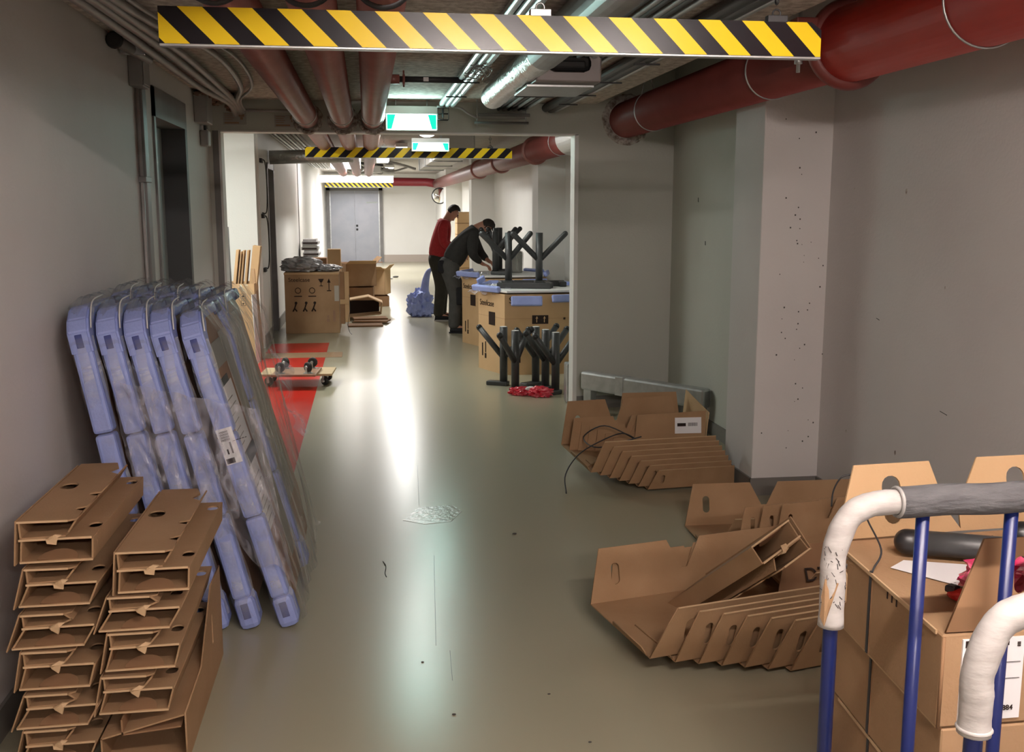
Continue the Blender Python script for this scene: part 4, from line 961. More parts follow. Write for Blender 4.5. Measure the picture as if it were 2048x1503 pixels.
# cartons stacked on the first trolley
CA, CB, CC, CD = V((1.027, 1.656)), V((1.072, 2.19)), V((1.78, 2.24)), V((1.78, 1.656))
def carton(z0, z1, label, jig, top=False):
    t = thing('stacked_carton', label, 'carton', (1.4, 1.95, z0), group='cartons stacked on the blue trolley')
    poly = [(p.x-1.4+jig, p.y-1.95) for p in (CA, CD, CC, CB)]
    bm = B(); prism(bm, poly, 0, z1-z0-.002); bmesh.ops.bevel(bm, geom=[e for e in bm.edges], offset=.003, segments=1, affect='EDGES'); obj('body', bm, M['card'], t)
    h = z1-z0
    # closing seam strips along the top edge and the black strap down the left side
    bm = B(); a = V((poly[0][0], poly[0][1], h-.03)); b = V((poly[3][0], poly[3][1], h-.03)); dr = (b-a).normalized(); n_ = V((-dr.y, dr.x, 0))
    Mx = frame_matrix(a+n_*.0015, dr, (0, 0, 1))
    box(bm, (.02, .022, -.002), (.50, .030, .002), 0, M4=Mx); obj('flap_seam', bm, M['card_edge'], t)
    bm = B(); Ls_ = (b-a).length; box(bm, (Ls_*.60, -h+.032, -.001), (Ls_*.60+.009, .032, .0035), 0, M4=Mx); obj('strap', bm, M['black_tray'], t)
    bm = B(); box(bm, (Ls_*.59, -h+.032, .0), (Ls_*.595, .030, .0022), 0, M4=Mx); obj('side_joint', bm, M['card_dark'], t)
    if top:
        bm = B(); tube(bm, [(poly[0][0]+.003, poly[0][1]-.001, 0), (poly[0][0]+.003, poly[0][1]-.001, h-.005)], .0035, 6); obj('corner_gap', bm, M['card_dark'], t)
        bm = B(); sheetbm(bm, a+dr*Ls_*.86+n_*.002+V((0, 0, -.055)), dr, (0, 0, 1), capsule2d(0, 0, .018, .075), th=.003); obj('torn_hand_slot', bm, M['card_edge'], t)
        bm = B()
        for k in range(3): box(bm, (Ls_*.36+.022*k, .005, 0), (Ls_*.36+.022*k+.004, .024, .003), 0, M4=Mx @ Matrix.Rotation(.0, 4, 'Z'))
        obj('slit', bm, M['ink'], t)
    return t
c4 = carton(.666, .85, 'top carton on the blue trolley, flaps up and a white shipping label', 0, True)
carton(.478, .664, 'second carton from the top on the blue trolley', .012)
carton(.290, .476, 'third carton from the top on the blue trolley', .016)
carton(.137, .288, 'bottom carton on the blue trolley', .010)
loc0 = V((1.4, 1.95, .666))
def on4(p): return tuple(V(p)-loc0)
# shipping label
bm = B(); box(bm, on4((1.067, 1.652, .678)), on4((1.190, 1.656, .838))); lb = obj('shipping_label', bm, M['paper'], c4)
bm = B(); yy = 1.6505
def lbx(u0, u1, v0, v1): box(bm, on4((1.067+u0*.123, yy, .678+v0*.16)), on4((1.067+u1*.123, yy+.002, .678+v1*.16)))
lbx(.04, .17, .905, .985); lbx(.62, .74, .91, .96)
for k in range(4): lbx(.04, .16+.02*(k % 2), .66-.022*k, .668-.022*k)
for k in range(3): lbx(.04, .17, .50-.022*k, .508-.022*k)
for k in range(4): lbx(.54, .66-.02*(k % 2), .68-.022*k, .688-.022*k)
for k in range(9): lbx(.54, .68-.03*(k % 3), .52-.022*k, .528-.022*k)
lbx(.04, .20, .23, .234); lbx(.50, .95, .70, .703); lbx(.50, .95, .50, .503)
for k in range(7): lbx(.04+.022*k, .05+.022*k+.006*(k % 2), .10, .19)
for k in range(3): lbx(.88, .93, .93-.02*k, .942-.02*k)
obj('printed_lines', bm, M['ink'], lb)
text('printed_number', '984884', .0145, M['ink'], lb, on4((1.072, 1.6495, .806)), (PI/2, 0, 0))
text('printed_number', '984884', .0145, M['ink'], lb, on4((1.131, 1.6495, .696)), (PI/2, 0, 0))
text('printed_number', '219', .0085, M['ink'], lb, on4((1.139, 1.6495, .815)), (PI/2, 0, 0))
text('printed_number', 'DTM', .006, M['ink'], lb, on4((1.131, 1.6495, .712)), (PI/2, 0, 0))
# upright flaps of the top carton
def flap(name, base0, base1, up_, outl, holes, m_): 
    bm = B(); sheetbm(bm, V(base0)-loc0, V(base1)-V(base0), up_, outl, holes, .005); return obj(name, bm, m_, c4)
flap('back_flap', (1.075, 2.195, .85), (1.40, 2.222, .85), (0, .045, .17), [(0, 0), (.335, 0), (.30, .05), (.262, .172), (.062, .172)], [capsule2d(.155, .085, .05, .115)], M['card_light'])
flap('back_flap', (1.405, 2.222, .85), (1.78, 2.24, .85), (0, .045, .17), [(0, 0), (.375, 0), (.31, .175), (.06, .175), (0, .06)], [capsule2d(.16, .09, .05, .115)], M['card_light'])
flap('front_flap', (1.036, 1.662, .851), (1.30, 1.662, .851), (0, .02, .18), [(0, 0), (.42, 0), (.36, .17), (.075, .17)], [capsule2d(.148, .10, .028, .07)], M['card_dark'])
# things lying on the top carton
def arm_piece(label, a, b, r, cap_first=True):
    a = V(a); b = V(b); t = thing('leg_arm', label, 'metal tube', a); d = (b-a)
    bm = B(); tube(bm, [(0, 0, 0), d], r, 28); obj('tube', bm, M['leg_metal'], t)
    bm = B(); u = -d.normalized(); n = 7
    tube(bm, [u*(-.03)]+[u*(r*math.sin(PI/2*i/n)) for i in range(n+1)], [r*1.03]+[max(.001, r*1.03*math.cos(PI/2*i/n)) for i in range(n+1)], 28); obj('rounded_cap', bm, M['leg_cap'], t)
    return t
arm_piece('dark metal tube with rounded black cap lying on the top carton', (1.185, 2.075, .881), (1.46, 1.955, .881), .028)
arm_piece('second dark metal tube, further back to the right on the top carton', (1.47, 2.085, .881), (1.72, 2.02, .881), .030)
t = thing('paper_sheet', 'white paper sheet lying under the dark tube on the top carton', 'paper', (1.2, 1.9, .8505))
bm = B(); pts = [(1.108, 2.00), (1.16, 2.04), (1.36, 1.965), (1.30, 1.80), (1.22, 1.84)]
prism(bm, [(x-1.2, y-1.9) for x, y in pts], 0, .0008); obj('sheet', bm, M['paper'], t)
o = crumple('red_cutter', M['red_plastic'], None, (.038, .052, .022), 4, sub=3, amp=.15); o.location = (1.150, 1.80, .852); o.rotation_euler = (0, 0, .5); tag(o, 'small red and black plastic part lying on the top carton', 'plastic part')
bm = B(); box(bm, (-.012, .008, .012), (.012, .030, .026), .004); obj('black_end', bm, M['rubber'], o)
o = crumple('film_bag', M['pink_film'], None, (.115, .095, .075), 6, sub=4, amp=.75); o.location = (1.238, 1.80, .852); tag(o, 'crumpled pink plastic bag beside the paper sheet on the top carton', 'plastic bag')
o = crumple('film_bag', M['red_film'], None, (.085, .085, .11), 16, sub=4, amp=.6); o.location = (1.345, 1.775, .852); tag(o, 'shiny red plastic bag behind the front flap of the top carton', 'plastic bag')
t = thing('packing_strap', 'loose black strap hanging over the back flap and top of the upper carton', 'strap', (1.1, 2.0, .86))
bm = B(); tube(bm, smooth_path([V(q)-V((1.1, 2.0, .86)) for q in ((1.112, 2.16, .965), (1.100, 2.10, .93), (1.095, 2.02, .885), (1.062, 1.985, .858), (1.053, 1.975, .852))], 6), .0022, 6); obj('strap', bm, M['black_tray'], t)
t = thing('packing_strap', 'short bent black strap poking out left of the raised back flap', 'strap', (1.15, 2.25, .99))
bm = B(); tube(bm, smooth_path([V(q)-V((1.15, 2.25, .99)) for q in ((1.16, 2.25, .992), (1.125, 2.26, .988), (1.112, 2.27, .975), (1.108, 2.29, .94), (1.11, 2.30, .90))], 6), .0022, 6); obj('strap', bm, M['black_tray'], t)
t = thing('packing_strap', 'short black strap piece lying behind the dark tube', 'strap', (1.36, 2.1, .853))
bm = B(); tube(bm, smooth_path([(-.03, 0, .012), (.0, .02, .018), (.04, .02, .01), (.07, .03, .012)], 5), .002, 6); obj('strap', bm, M['black_tray'], t)

# ================================================================== TABLE PARTS AND STANDS, MIDDLE DISTANCE
def y_stand(label, loc, rz, H=.55, group=None, a1=.27, a2=.24, foot=.16, cap='white_cap', zarm=.27):
    t = thing('branched_table_leg', label, 'table leg', loc, rz, group)
    bm = B(); tube(bm, [(0, 0, .035), (0, 0, H)], .036, 26); obj('column', bm, M['leg_metal'], t)
    bm = B(); tube(bm, [(0, 0, H), (0, 0, H+.002)], .032, 24); obj('top_plate', bm, M[cap], t)
    for s, L_ in ((-1, a1), (1, a2)):
        bm = B(); p0 = V((s*.01, 0, zarm)); p1 = V((s*L_, 0, H-.015)); tube(bm, [p0, p1], .027, 20); A_ = obj('arm', bm, M['leg_metal'], t)
        u = (p1-p0).normalized(); bm = B(); tube(bm, [p1-u*.012]+[p1+u*(.028*math.sin(PI/2*i/5)) for i in range(6)], [.029]+[max(.001, .029*math.cos(PI/2*i/5)) for i in range(6)], 18); obj('arm_cap', bm, M['leg_cap'], A_)
    bm = B(); box(bm, (-.045, -.045, 0), (foot, .045, .04), .010); obj('foot', bm, M['leg_metal'], t)
    return t
g = 'dark branched table legs standing on the floor'
y0_ = y_stand('dark branched table leg on the floor, front one of the left pair', (1.285, 8.98, 0), math.radians(52), .545, g)
dup(y0_, (1.222, 9.30, 0), math.radians(152), 'dark branched table leg on the floor, rear one of the left pair', g)
dup(y0_, (1.617, 8.80, 0), math.radians(-148), 'dark branched table leg on the floor, front one of the right trio', g)
dup(y0_, (1.565, 9.02, 0), math.radians(-146), 'dark branched table leg on the floor, middle one of the right trio', g)
dup(y0_, (1.515, 9.26, 0), math.radians(-145), 'dark branched table leg on the floor, rear one of the right trio', g)
o = crumple('red_bag', M['red_film'], None, (.14, .10, .06), 31, sub=4, amp=.8); o.location = (1.31, 8.80, 0); tag(o, 'crumpled red plastic bag on the floor left of the dark table legs', 'plastic bag')
o = crumple('red_bag', M['red_film'], None, (.15, .11, .075), 37, sub=4, amp=.8); o.location = (1.465, 8.70, 0); tag(o, 'crumpled red plastic bag touching the foot of the front right table leg', 'plastic bag')
o = crumple('white_scrap', M['paper'], None, (.07, .05, .03), 38, sub=3, amp=.5); o.location = (1.385, 8.74, .05); tag(o, 'small white scrap lying between the two red bags', 'paper')

def hex_carton(label, cx, cy, H):
    t = thing('large_carton', label, 'carton', (cx, cy, 0))
    P = [(-.51, .0), (-.31, -.52), (.33, -.52), (.52, 0), (.33, .52), (-.31, .52)]
    bm = B(); prism(bm, P, 0, H); obj('body', bm, M['card_light'], t)
    bm = B(); prism(bm, [(x*1.002, y*1.002) for x, y in P], H*.70, H*.702); obj('flap_line', bm, M['card_dark'], t)
    # marks on the front face
    bm = B(); box(bm, (-.04, -.5235, .50), (.12, -.5205, .585)); s_ = obj('arrow_print', bm, M['ink'], t)
    bm = B()
    for ax_ in (.0, .075):
        box(bm, (ax_-.004+.005, -.525, .515), (ax_+.009, -.5237, .555))
        a = [bm.verts.new((ax_-.012+.005, -.525, .553)), bm.verts.new((ax_+.017+.005-.003, -.525, .553)), bm.verts.new((ax_+.0065, -.525, .577))]; bm.faces.new(a)
    obj('arrow', bm, M['card_light'], s_)
    bm = B(); box(bm, (.27, -.5235, .54), (.29, -.5205, .56)); obj('square_mark', bm, M['ink'], t)
    bm = B(); box(bm, (-.17, -.5235, .12), (-.155, -.5205, .26)); box(bm, (-.19, -.5235, .20), (-.175, -.5205, .30)); obj('side_print', bm, M['ink'], t)
    # marks on the left slanted face
    a = V((-.51, 0, 0)); b = V((-.31, -.52, 0)); d = (b-a).normalized(); ang = math.atan2(d.y, d.x); n_ = V((-.93, -.36, 0))*.003
    q = a+d*.035; text('printed_word', 'Steelcase', .082, M['ink'], t, (q.x+n_.x, q.y+n_.y, H-.135), (PI/2, 0, ang))
    text('printed_word', 'Steelcase', .085, M['ink'], t, (-.27, -.5225, H-.085), (PI/2, 0, 0))
    Mx = frame_matrix(a+n_, d, (0, 0, 1))
    bm = B(); box(bm, (.23, .47, -.001), (.36, .60, .001), M4=Mx); s2 = obj('arrow_print', bm, M['ink'], t)
    bm = B()
    for k in (.26, .31): box(bm, (k, .49, -.003), (k+.015, .57, .0), M4=Mx)
    obj('arrow', bm, M['card_light'], s2)
    bm = B(); box(bm, (.08, .14, -.001), (.10, .27, .001), M4=Mx); box(bm, (.14, .12, -.001), (.17, .17, .001), M4=Mx); box(bm, (.15, .18, -.001), (.165, .29, .001), M4=Mx); obj('side_print', bm, M['ink'], t)
    return t
hex_carton('large light six-sided carton with printed arrows under the nearer tabletop', 1.62, 10.40, .79)
hex_carton('second large carton behind the near one, beside the bending man', 1.64, 12.45, .80)
def hex_top(label, cx, cy, z, full=True):
    t = thing('packed_tabletop', label, 'tabletop', (cx, cy, z))
    P = [(-.53, .02), (-.27, -.46), (.42, -.44), (.54, .05), (.30, .50), (-.30, .50)]
    bm = B(); prism(bm, P, .012, .036); bmesh.ops.bevel(bm, geom=bm.edges[:], offset=.004, segments=1, affect='EDGES'); obj('top', bm, M['white_cap'], t)
    prs = [((-.24, -.545), (.06, -.575), .095, -.115), ((.16, -.56), (.46, -.50), .075, -.085), ((.47, -.33), (.56, .03), .06, 0), ((-.33, -.37), (-.55, -.01), .06, 0), ((-.50, .08), (-.32, .46), .06, 0), ((.52, .1), (.34, .46), .06, 0)]
    for (x0, y0), (x1, y1), h, tz in prs:
        d = V((x1-x0, y1-y0, 0)); Ln = d.length
        Mx = Matrix.Translation((x0, y0, tz+.03)) @ Matrix.Rotation(math.atan2(d.y, d.x), 4, 'Z') @ Matrix.Rotation(math.radians(-16), 4, 'X')
        bm = B(); box(bm, (0, -.022, -.02), (Ln, .022, h-.02), .012, M4=Mx); obj('foam_edge', bm, M['foam'], t)
    bm = B(); n = 26; rows = []
    for i in range(n+1):
        s = i/n; row = []
        for j in range(8):
            v = j/7; x = -.60+.42*s; y = -.08-.33*s
            row.append(bm.verts.new((x-.02+.25*v*(1-s)+.01*math.sin(i*2+j), y+v*.28, .045+.02*math.sin(i*1.1+j*2)-(1-v)**2*.05)))
        rows.append(row)
    for i in range(n):
        for j in range(7): bm.faces.new((rows[i][j], rows[i+1][j], rows[i+1][j+1], rows[i][j+1])).smooth = True
    obj('film_scrap', bm, M['film_heavy'], t)
    return t
hex_top('tabletop with blue foam edges lying upside down on the nearer large carton', 1.60, 10.33, .792)
hex_top('foam-edged tabletop on the farther carton where the bending man works', 1.62, 12.40, .802)
bm = B(); box(bm, (0, 0, 0), (.09, .03, .07), .01); o = obj('foam_scrap', bm, M['foam']); o.location = (1.12, 10.45, .84); o.rotation_euler = (.5, -.5, .2); tag(o, 'small upright piece of blue foam at the left end of the nearer tabletop', 'foam piece')
# under-frame with two branched legs on the near top
t = thing('table_underframe', 'dark beam underframe with two branched legs standing up on the nearer tabletop', 'underframe', (1.56, 10.34, .829))
bm = B(); box(bm, (-.24, -.25, 0), (.30, -.17, .055), .008, M4=Matrix.Rotation(math.radians(-14), 4, 'Z')); obj('front_beam', bm, M['leg_metal'], t)
bm = B(); box(bm, (-.10, .12, 0), (.42, .20, .055), .008, M4=Matrix.Rotation(math.radians(-10), 4, 'Z')); obj('rear_beam', bm, M['leg_metal'], t)
bm = B(); box(bm, (.20, -.22, 0), (.27, .2, .055), .008); box(bm, (.37, -.05, 0), (.44, .12, .05), .008); obj('side_beam', bm, M['leg_metal'], t)
bm = B(); box(bm, (-.24, -.12, 0), (-.12, .12, .06), .008); obj('side_beam', bm, M['leg_metal'], t)
for cx, cy, tips in ((-.155, -.04, (-.27, .22)), (.147, -.1, (-.265, .265))):
    bm = B(); tube(bm, [(cx, cy, .0), (cx, cy, .545)], .036, 26); col = obj('column', bm, M['leg_metal'], t)
    bm = B(); box(bm, (cx-.05, cy-.05, 0), (cx+.05, cy+.05, .07), .012); obj('base_block', bm, M['leg_metal'], t)
    for q in tips:
        p0 = V((cx, cy, .27)); p1 = V((cx+q, cy, .535)); u = (p1-p0).normalized()
        bm = B(); tube(bm, [p0, p1]+[p1+u*(.027*math.sin(PI/2*i/5)) for i in range(1, 6)], [.028, .028]+[max(.001, .028*math.cos(PI/2*i/5)) for i in range(1, 6)], 20); obj('arm', bm, M['leg_metal'], t)
# dark legs on the far top
g = 'dark legs being fitted on the farther tabletop'
for i, (x, y, H_, a1, a2, rz) in enumerate(((1.535, 12.35, .54, .2, .26, 20), (1.60, 12.55, .54, .16, .30, 25), (1.50, 12.15, .50, .1, .18, -30))):
    y_stand(('dark branched leg nearest the bending man on the farther tabletop', 'dark branched leg with raised arms behind the others on the farther tabletop', 'short dark branched leg in front on the farther tabletop')[i], (x, y, .84), math.radians(rz), H_, g, a1, a2, .2, 'leg_cap')
t = thing('wrapped_part', 'upright dark part wrapped in clear film at the right end of the farther tabletop', 'wrapped part', (1.80, 12.5, .84))
bm = B(); box(bm, (-.07, -.05, 0), (.07, .05, .25), .01); obj('core', bm, M['board_grey'], t)
bm = B(); box(bm, (-.085, -.065, 0), (.085, .065, .265), .03); obj('film_wrap', bm, M['film_side'], t)

# ================================================================== LEFT SIDE, MIDDLE DISTANCE
t = thing('tall_carton', 'tall narrow open carton full of flat cardboard against the white bay wall', 'carton', (-1.33, 11.25, 0))
bm = B()
for a_, b_ in (((-.145, -.12), (.14, -.12)), ((.14, -.12), (.14, .30)), ((.14, .30), (-.145, .30)), ((-.145, .30), (-.145, -.12))):
    a = V((*a_, 0)); d = V((*b_, 0))-a; Mx = Matrix.Translation(a) @ Matrix.Rotation(math.atan2(d.y, d.x), 4, 'Z'); box(bm, (0, -.003, 0), (d.length, .003, .83), M4=Mx)
obj('body', bm, M['card_light'], t)
bm = B(); box(bm, (-.115, -.126, .66), (-.055, -.123, .72)); obj('black_square', bm, M['ink'], t)
bm = B()
for z in (.60, .67): box(bm, (.0, -.126, z), (.05, -.124, z+.055), .0)
pc = obj('pictogram', bm, M['ink'], t)
bm = B()
for z in (.60, .67): box(bm, (.004, -.1275, z+.004), (.046, -.1255, z+.051), .0)
obj('pictogram_field', bm, M['card_light'], pc)
bm = B(); box(bm, (.015, -.129, .69), (.035, -.127, .71), .004); tube(bm, [(.025, -.129, .622), (.025, -.127, .622)], .009, 10); obj('pictogram_mark', bm, M['ink'], pc)
bm = B(); box(bm, (-.145, -.125, .42), (.14, -.122, .423)); obj('crease', bm, M['card'], t)
for i, (x, w_, h_, ln) in enumerate(((-.125, .030, .36, .13), (-.08, .012, .34, .13), (-.055, .018, .35, .12), (-.015, .022, .35, .12), (.03, .08, .40, .13))):
    bm = B(); Mx = Matrix.Translation((x, -.06+.03*i, .50)) @ Matrix.Rotation(ln, 4, 'Y'); box(bm, (0, 0, 0), (w_, .16, h_+.33), .003, M4=Mx)
    o = obj('flat_cardboard', bm, M['card_light' if i != 4 else 'card_light'])
    o.location = (-1.33, 11.25, 0)
    tag(o, ('leftmost flat cardboard bundle sticking out of the tall carton', 'thin flat cardboard second from left in the tall carton', 'flat cardboard at the middle of the tall carton', 'flat cardboard second from right in the tall carton', 'widest flat box sticking up at the right of the tall carton')[i], 'cardboard', 'flat cardboard in the tall carton')
bm = B(); sheetbm(bm, (-1.165, 11.30, 0), (.0, 1, 0), (-.05, 0, 1), [(0, 0), (.22, 0), (.22, .98), (0, .98)], th=.03); tag(obj('leaning_board', bm, M['card']), 'long brown cardboard board standing right of the tall carton', 'cardboard')
bm = B(); sheetbm(bm, (-1.185, 11.05, 0), (.3, 1, 0), (-.04, 0, 1), [(0, 0), (.12, 0), (.12, .72), (0, .72)], th=.006); tag(obj('white_board', bm, M['paper']), 'narrow white board between the tall carton and the brown board', 'board')
bm = B(); tube(bm, [(-1.22, 9.6, 0), (-1.24, 9.6, 1.45)], .012, 8); tag(obj('thin_post', bm, M['frame_grey']), 'thin grey rod standing just behind the left edge of the opening', 'rod')

# furniture dollies
def dolly(label, loc, rz, Lx, Ly, flip, wood, th_=.022):
    t = thing('furniture_dolly', label, 'dolly', loc, rz); h = .12
    z0, z1 = (h-th_, h) if not flip else (0, th_)
    bm = B(); box(bm, (-Lx/2, -Ly/2, z0), (Lx/2, Ly/2, z1), .006); obj('board', bm, wood, t)
    for sx in (-1, 1):
        for sy in (-1, 1):
            x, y = sx*(Lx/2-.075), sy*(Ly/2-.07); s = -1 if not flip else 1; zb = z0 if not flip else z1
            bm = B(); box(bm, (x-.04, y-.03, zb-.004 if s < 0 else zb), (x+.04, y+.03, zb if s < 0 else zb+.004), .001); pl = obj('caster_plate', bm, M['zinc'], t)
            bm = B(); Mx = Matrix.Translation((x, y, zb))
            r = .043
            an = math.radians(62+14*sx*sy); ad = V((math.cos(an), math.sin(an), 0)); lat = V((-ad.y, ad.x, 0))
            Mx = Mx @ Matrix.Rotation(an, 4, 'Z')
            box(bm, (-.024, -.012, min(0, s*(.06))), (-.018, .012, max(0, s*.06)), M4=Mx); box(bm, (.018, -.012, min(0, s*.06)), (.024, .012, max(0, s*.06)), M4=Mx)
            c_ = V((x, y, zb+s*.056)); tube(bm, [c_-ad*.028, c_+ad*.028], .014, 10); obj('fork', bm, M['zinc'], pl)
            rr = .045 if s > 0 else .040
            bm = B(); tube(bm, [c_-ad*.015, c_-ad*.011, c_+ad*.011, c_+ad*.015], [rr*.86, rr, rr, rr*.86], 24); obj('wheel', bm, M['rubber'], pl)
    return t
dolly('pale plywood furniture dolly standing on the red floor strip', (-.66, 9.68, 0), math.radians(-4), .66, .40, False, M['wood'])
dolly('upturned grey-edged dolly with four wheels up, lying on the plywood dolly', (-.665, 9.52, .121), math.radians(-5), .40, .44, True, M['board_brown'])
bm = B(); box(bm, (-.02, -.015, 0), (.02, .015, .002)); o = obj('white_tag', bm, M['paper']); o.location = (-.58, 9.63, .144); tag(o, 'small white sticker on the upturned dolly', 'sticker')

# large dark carton
t = thing('large_carton', 'large brown carton with printed pictograms standing at the left wall', 'carton', (-.72, 13.6, 0))
bm = B(); box(bm, (-.35, 0, 0), (.345, .75, .785), .004); obj('body', bm, M['card'], t)
bm = B(); box(bm, (-.355, -.008, .765), (.35, .76, .792), .003); obj('top_edge', bm, M['card_light'], t)
text('printed_word', 'Steelcase', .075, M['ink'], t, (-.30, -.005, .675), (PI/2, 0, 0))
bm = B(); box(bm, (.19, -.006, .55), (.245, -.003, .562)); box(bm, (.213, -.006, .56), (.222, -.003, .69)); a = [bm.verts.new(p) for p in ((.195, -.006, .66), (.24, -.006, .66), (.2175, -.006, .715))]; bm.faces.new(a); obj('arrow_print', bm, M['ink'], t)
bm = B(); box(bm, (.115, -.006, .62), (.121, -.003, .67)); box(bm, (.095, -.006, .615), (.142, -.003, .622)); a = [bm.verts.new(p) for p in ((.08, -.006, .71), (.155, -.006, .71), (.13, -.006, .665), (.106, -.006, .665))]; bm.faces.new(a); obj('glass_print', bm, M['ink'], t)
for px in (-.20, -.02):
    bm = B(); ring(bm, (px+.02, -.004, .56), (0, 1, 0), .035, .004, 14, 4); box(bm, (px-.03, -.006, .48), (px+.07, -.003, .492)); obj('pictogram', bm, M['ink'], t)
for px in (-.24, -.11, .0):
    bm = B(); tube(bm, [(px+.03, -.006, .40), (px+.03, -.003, .40)], .018, 10); tube(bm, [(px+.03, -.004, .385), (px+.01, -.004, .33), (px-.01, -.004, .29)], .009, 6); tube(bm, [(px+.01, -.004, .33), (px+.04, -.004, .29)], .009, 6); obj('pictogram', bm, M['ink'], t)
bm = B(); box(bm, (.18, -.006, .15), (.215, -.003, .19)); box(bm, (.185, -.006, .20), (.21, -.003, .235)); box(bm, (.26, -.006, .15), (.29, -.003, .30)); obj('small_print', bm, M['board_brown'], t)
bm = B(); box(bm, (.285, -.007, .42), (.343, -.003, .62)); lb = obj('label', bm, mat('yellowed_label', (.42, .38, .32, 1), .6), t)
bm = B(); box(bm, (-.355+.71, -.01, .12), (.415, .02, .80), .004); obj('side_board', bm, M['card_dark'], t)
bm = B(); box(bm, (.415, .0, .14), (.475, .012, .80), .003); box(bm, (.355, -.012, .38), (.475, -.008, .44)); obj('open_flap', bm, M['card_light'], t)
bm = B(); tube(bm, smooth_path([(.475, -.01, .5), (.48, -.03, .3), (.45, -.04, .12), (.47, -.06, .02), (.50, -.2, .004)], 6), .003, 5); obj('strap', bm, M['black_tray'], t)
o = crumple('grey_bag', M['grey_bag'], None, (.42, .45, .17), 51, sub=4, amp=.55); o.location = (-.86, 13.92, .793); tag(o, 'crumpled grey plastic bag on the left of the large brown carton', 'plastic bag')
o = crumple('grey_bag', M['grey_bag'], None, (.28, .40, .08), 53, sub=4, amp=.5); o.location = (-.53, 13.95, .793); tag(o, 'flat grey plastic bag on the right of the large brown carton', 'plastic bag')

# clutter behind it
for k in range(11):
    z = .0+.098*k; bm = B(); rnd = random.Random(k)
    box(bm, (-.15, 0, 0), (.14, .6, .05), .004); box(bm, (-.13, .01, .05), (.10, .6, .092), .004)
    o = obj('flat_package', bm, M['cloth_black'] if k < 7 else M['board_grey'] if k % 2 else M['grey_bag']); o.location = (-1.0+.012*(k % 3), 18.6, z)
    bm = B(); box(bm, (-.13, -.003, .01), (.12, .002, .04)); obj('open_end', bm, M['ink'], o)
    tag(o, 'dark folded package in the far left stack, %s from the floor' % ('first', 'second', 'third', 'fourth', 'fifth', 'sixth', 'seventh', 'eighth', 'ninth', 'tenth', 'topmost')[k], 'package', 'flat packages stacked by the far left wall')
def open_box(label, loc, rz, w_, d_, h_, m_, fl=True):
    t = thing('open_carton', label, 'carton', loc, rz)
    bm = B()
    box(bm, (-w_/2, -d_/2, 0), (w_/2, -d_/2+.006, h_)); box(bm, (-w_/2, d_/2-.006, 0), (w_/2, d_/2, h_)); box(bm, (-w_/2, -d_/2, 0), (-w_/2+.006, d_/2, h_)); box(bm, (w_/2-.006, -d_/2, 0), (w_/2, d_/2, h_)); box(bm, (-w_/2, -d_/2, 0), (w_/2, d_/2, .006))
    obj('body', bm, m_, t)
    if fl:
        bm = B(); sheetbm(bm, (-w_/2, -d_/2, h_), (1, 0, 0), (0, -.8, .3), [(0, 0), (w_, 0), (w_-.03, d_*.4), (.03, d_*.4)], th=.005); obj('flap', bm, M['card_light'], t)
        bm = B(); sheetbm(bm, (w_/2, -d_/2, h_), (0, 1, 0), (.6, 0, .6), [(0, 0), (d_, 0), (d_-.03, w_*.3), (.03, w_*.3)], th=.005); obj('flap', bm, m_, t)
    return t
bm = B(); box(bm, (-.10, -.05, 0), (.10, .10, 1.0), .005); o = obj('upright_board', bm, M['card_light']); o.location = (-.50, 16.0, 0); tag(o, 'tall pale cardboard piece standing behind the large brown carton', 'cardboard')
bm = B(); box(bm, (-.15, -.05, 0), (.10, .30, .86), .005); o = obj('upright_board', bm, M['card_dark']); o.location = (-.72, 16.1, 0); tag(o, 'dark open cardboard piece left of the tall pale one', 'cardboard')
open_box('open brown carton leaning behind the tall pale cardboard', (-.14, 16.6, .40), math.radians(12), .48, .4, .35, M['card'])
open_box('lower open carton carrying the leaning one', (-.16, 16.6, 0), math.radians(-3), .50, .45, .38, M['card_dark'], False)
open_box('torn cardboard carton at the right end of the far clutter', (.16, 17.6, .18), math.radians(-15), .36, .4, .42, M['card_light'])
open_box('dark open carton under the torn one', (.14, 17.4, 0), math.radians(5), .38, .4, .17, M['card_dark'], False)
t = thing('folded_carton', 'white-edged open folded carton lying near the far clutter', 'cardboard', (-.02, 15.2, 0))
bm = B()
pp = [(-.28, 0, .28), (.02, 0, .33), (.22, 0, .24), (.20, 0, .08), (-.28, 0, .04)]
for i in range(4):
    a = V(pp[i]); b = V(pp[i+1]); mid = (a+b)/2; d = b-a; Mx = Matrix.Translation(a) @ Matrix.Rotation(-math.atan2(d.z, d.x), 4, 'Y'); box(bm, (0, -.0, -.008), (d.length, .4, .008), M4=Mx)
obj('sleeve', bm, M['card_edge'], t)
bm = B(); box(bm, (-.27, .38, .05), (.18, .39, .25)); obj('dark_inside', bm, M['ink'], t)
for i, (x, y, rz) in enumerate(((.02, 14.9, .1), (.05, 14.75, -.2), (-.05, 14.4, .05))):
    bm = B(); box(bm, (-.24, -.15, 0), (.24, .15, .02), .002); o = obj('flat_cardboard', bm, M['card_dark']); o.location = (x, y, .0005+.0215*(2-i if i < 2 else 0)); o.rotation_euler = (0, 0, rz)
    tag(o, ('upper flat dark cardboard on the floor right of the large carton', 'lower flat dark cardboard on the floor right of the large carton', 'flat dark cardboard nearest us on the floor right of the large carton')[i], 'cardboard', 'flat dark cardboard on the floor')
rnd = random.Random(77)
for i in range(6):
    o = crumple('floor_debris', M['dust'] if i % 2 else M['grey_bag'], None, (rnd.uniform(.05, .12), rnd.uniform(.06, .14), .035), 80+i, sub=2, amp=.6)
    o.location = (.10+.11*i, 24.2+rnd.uniform(-.4, .4), 0); tag(o, 'small scrap on the floor in front of the far steel door', 'debris', 'small scraps before the far door')

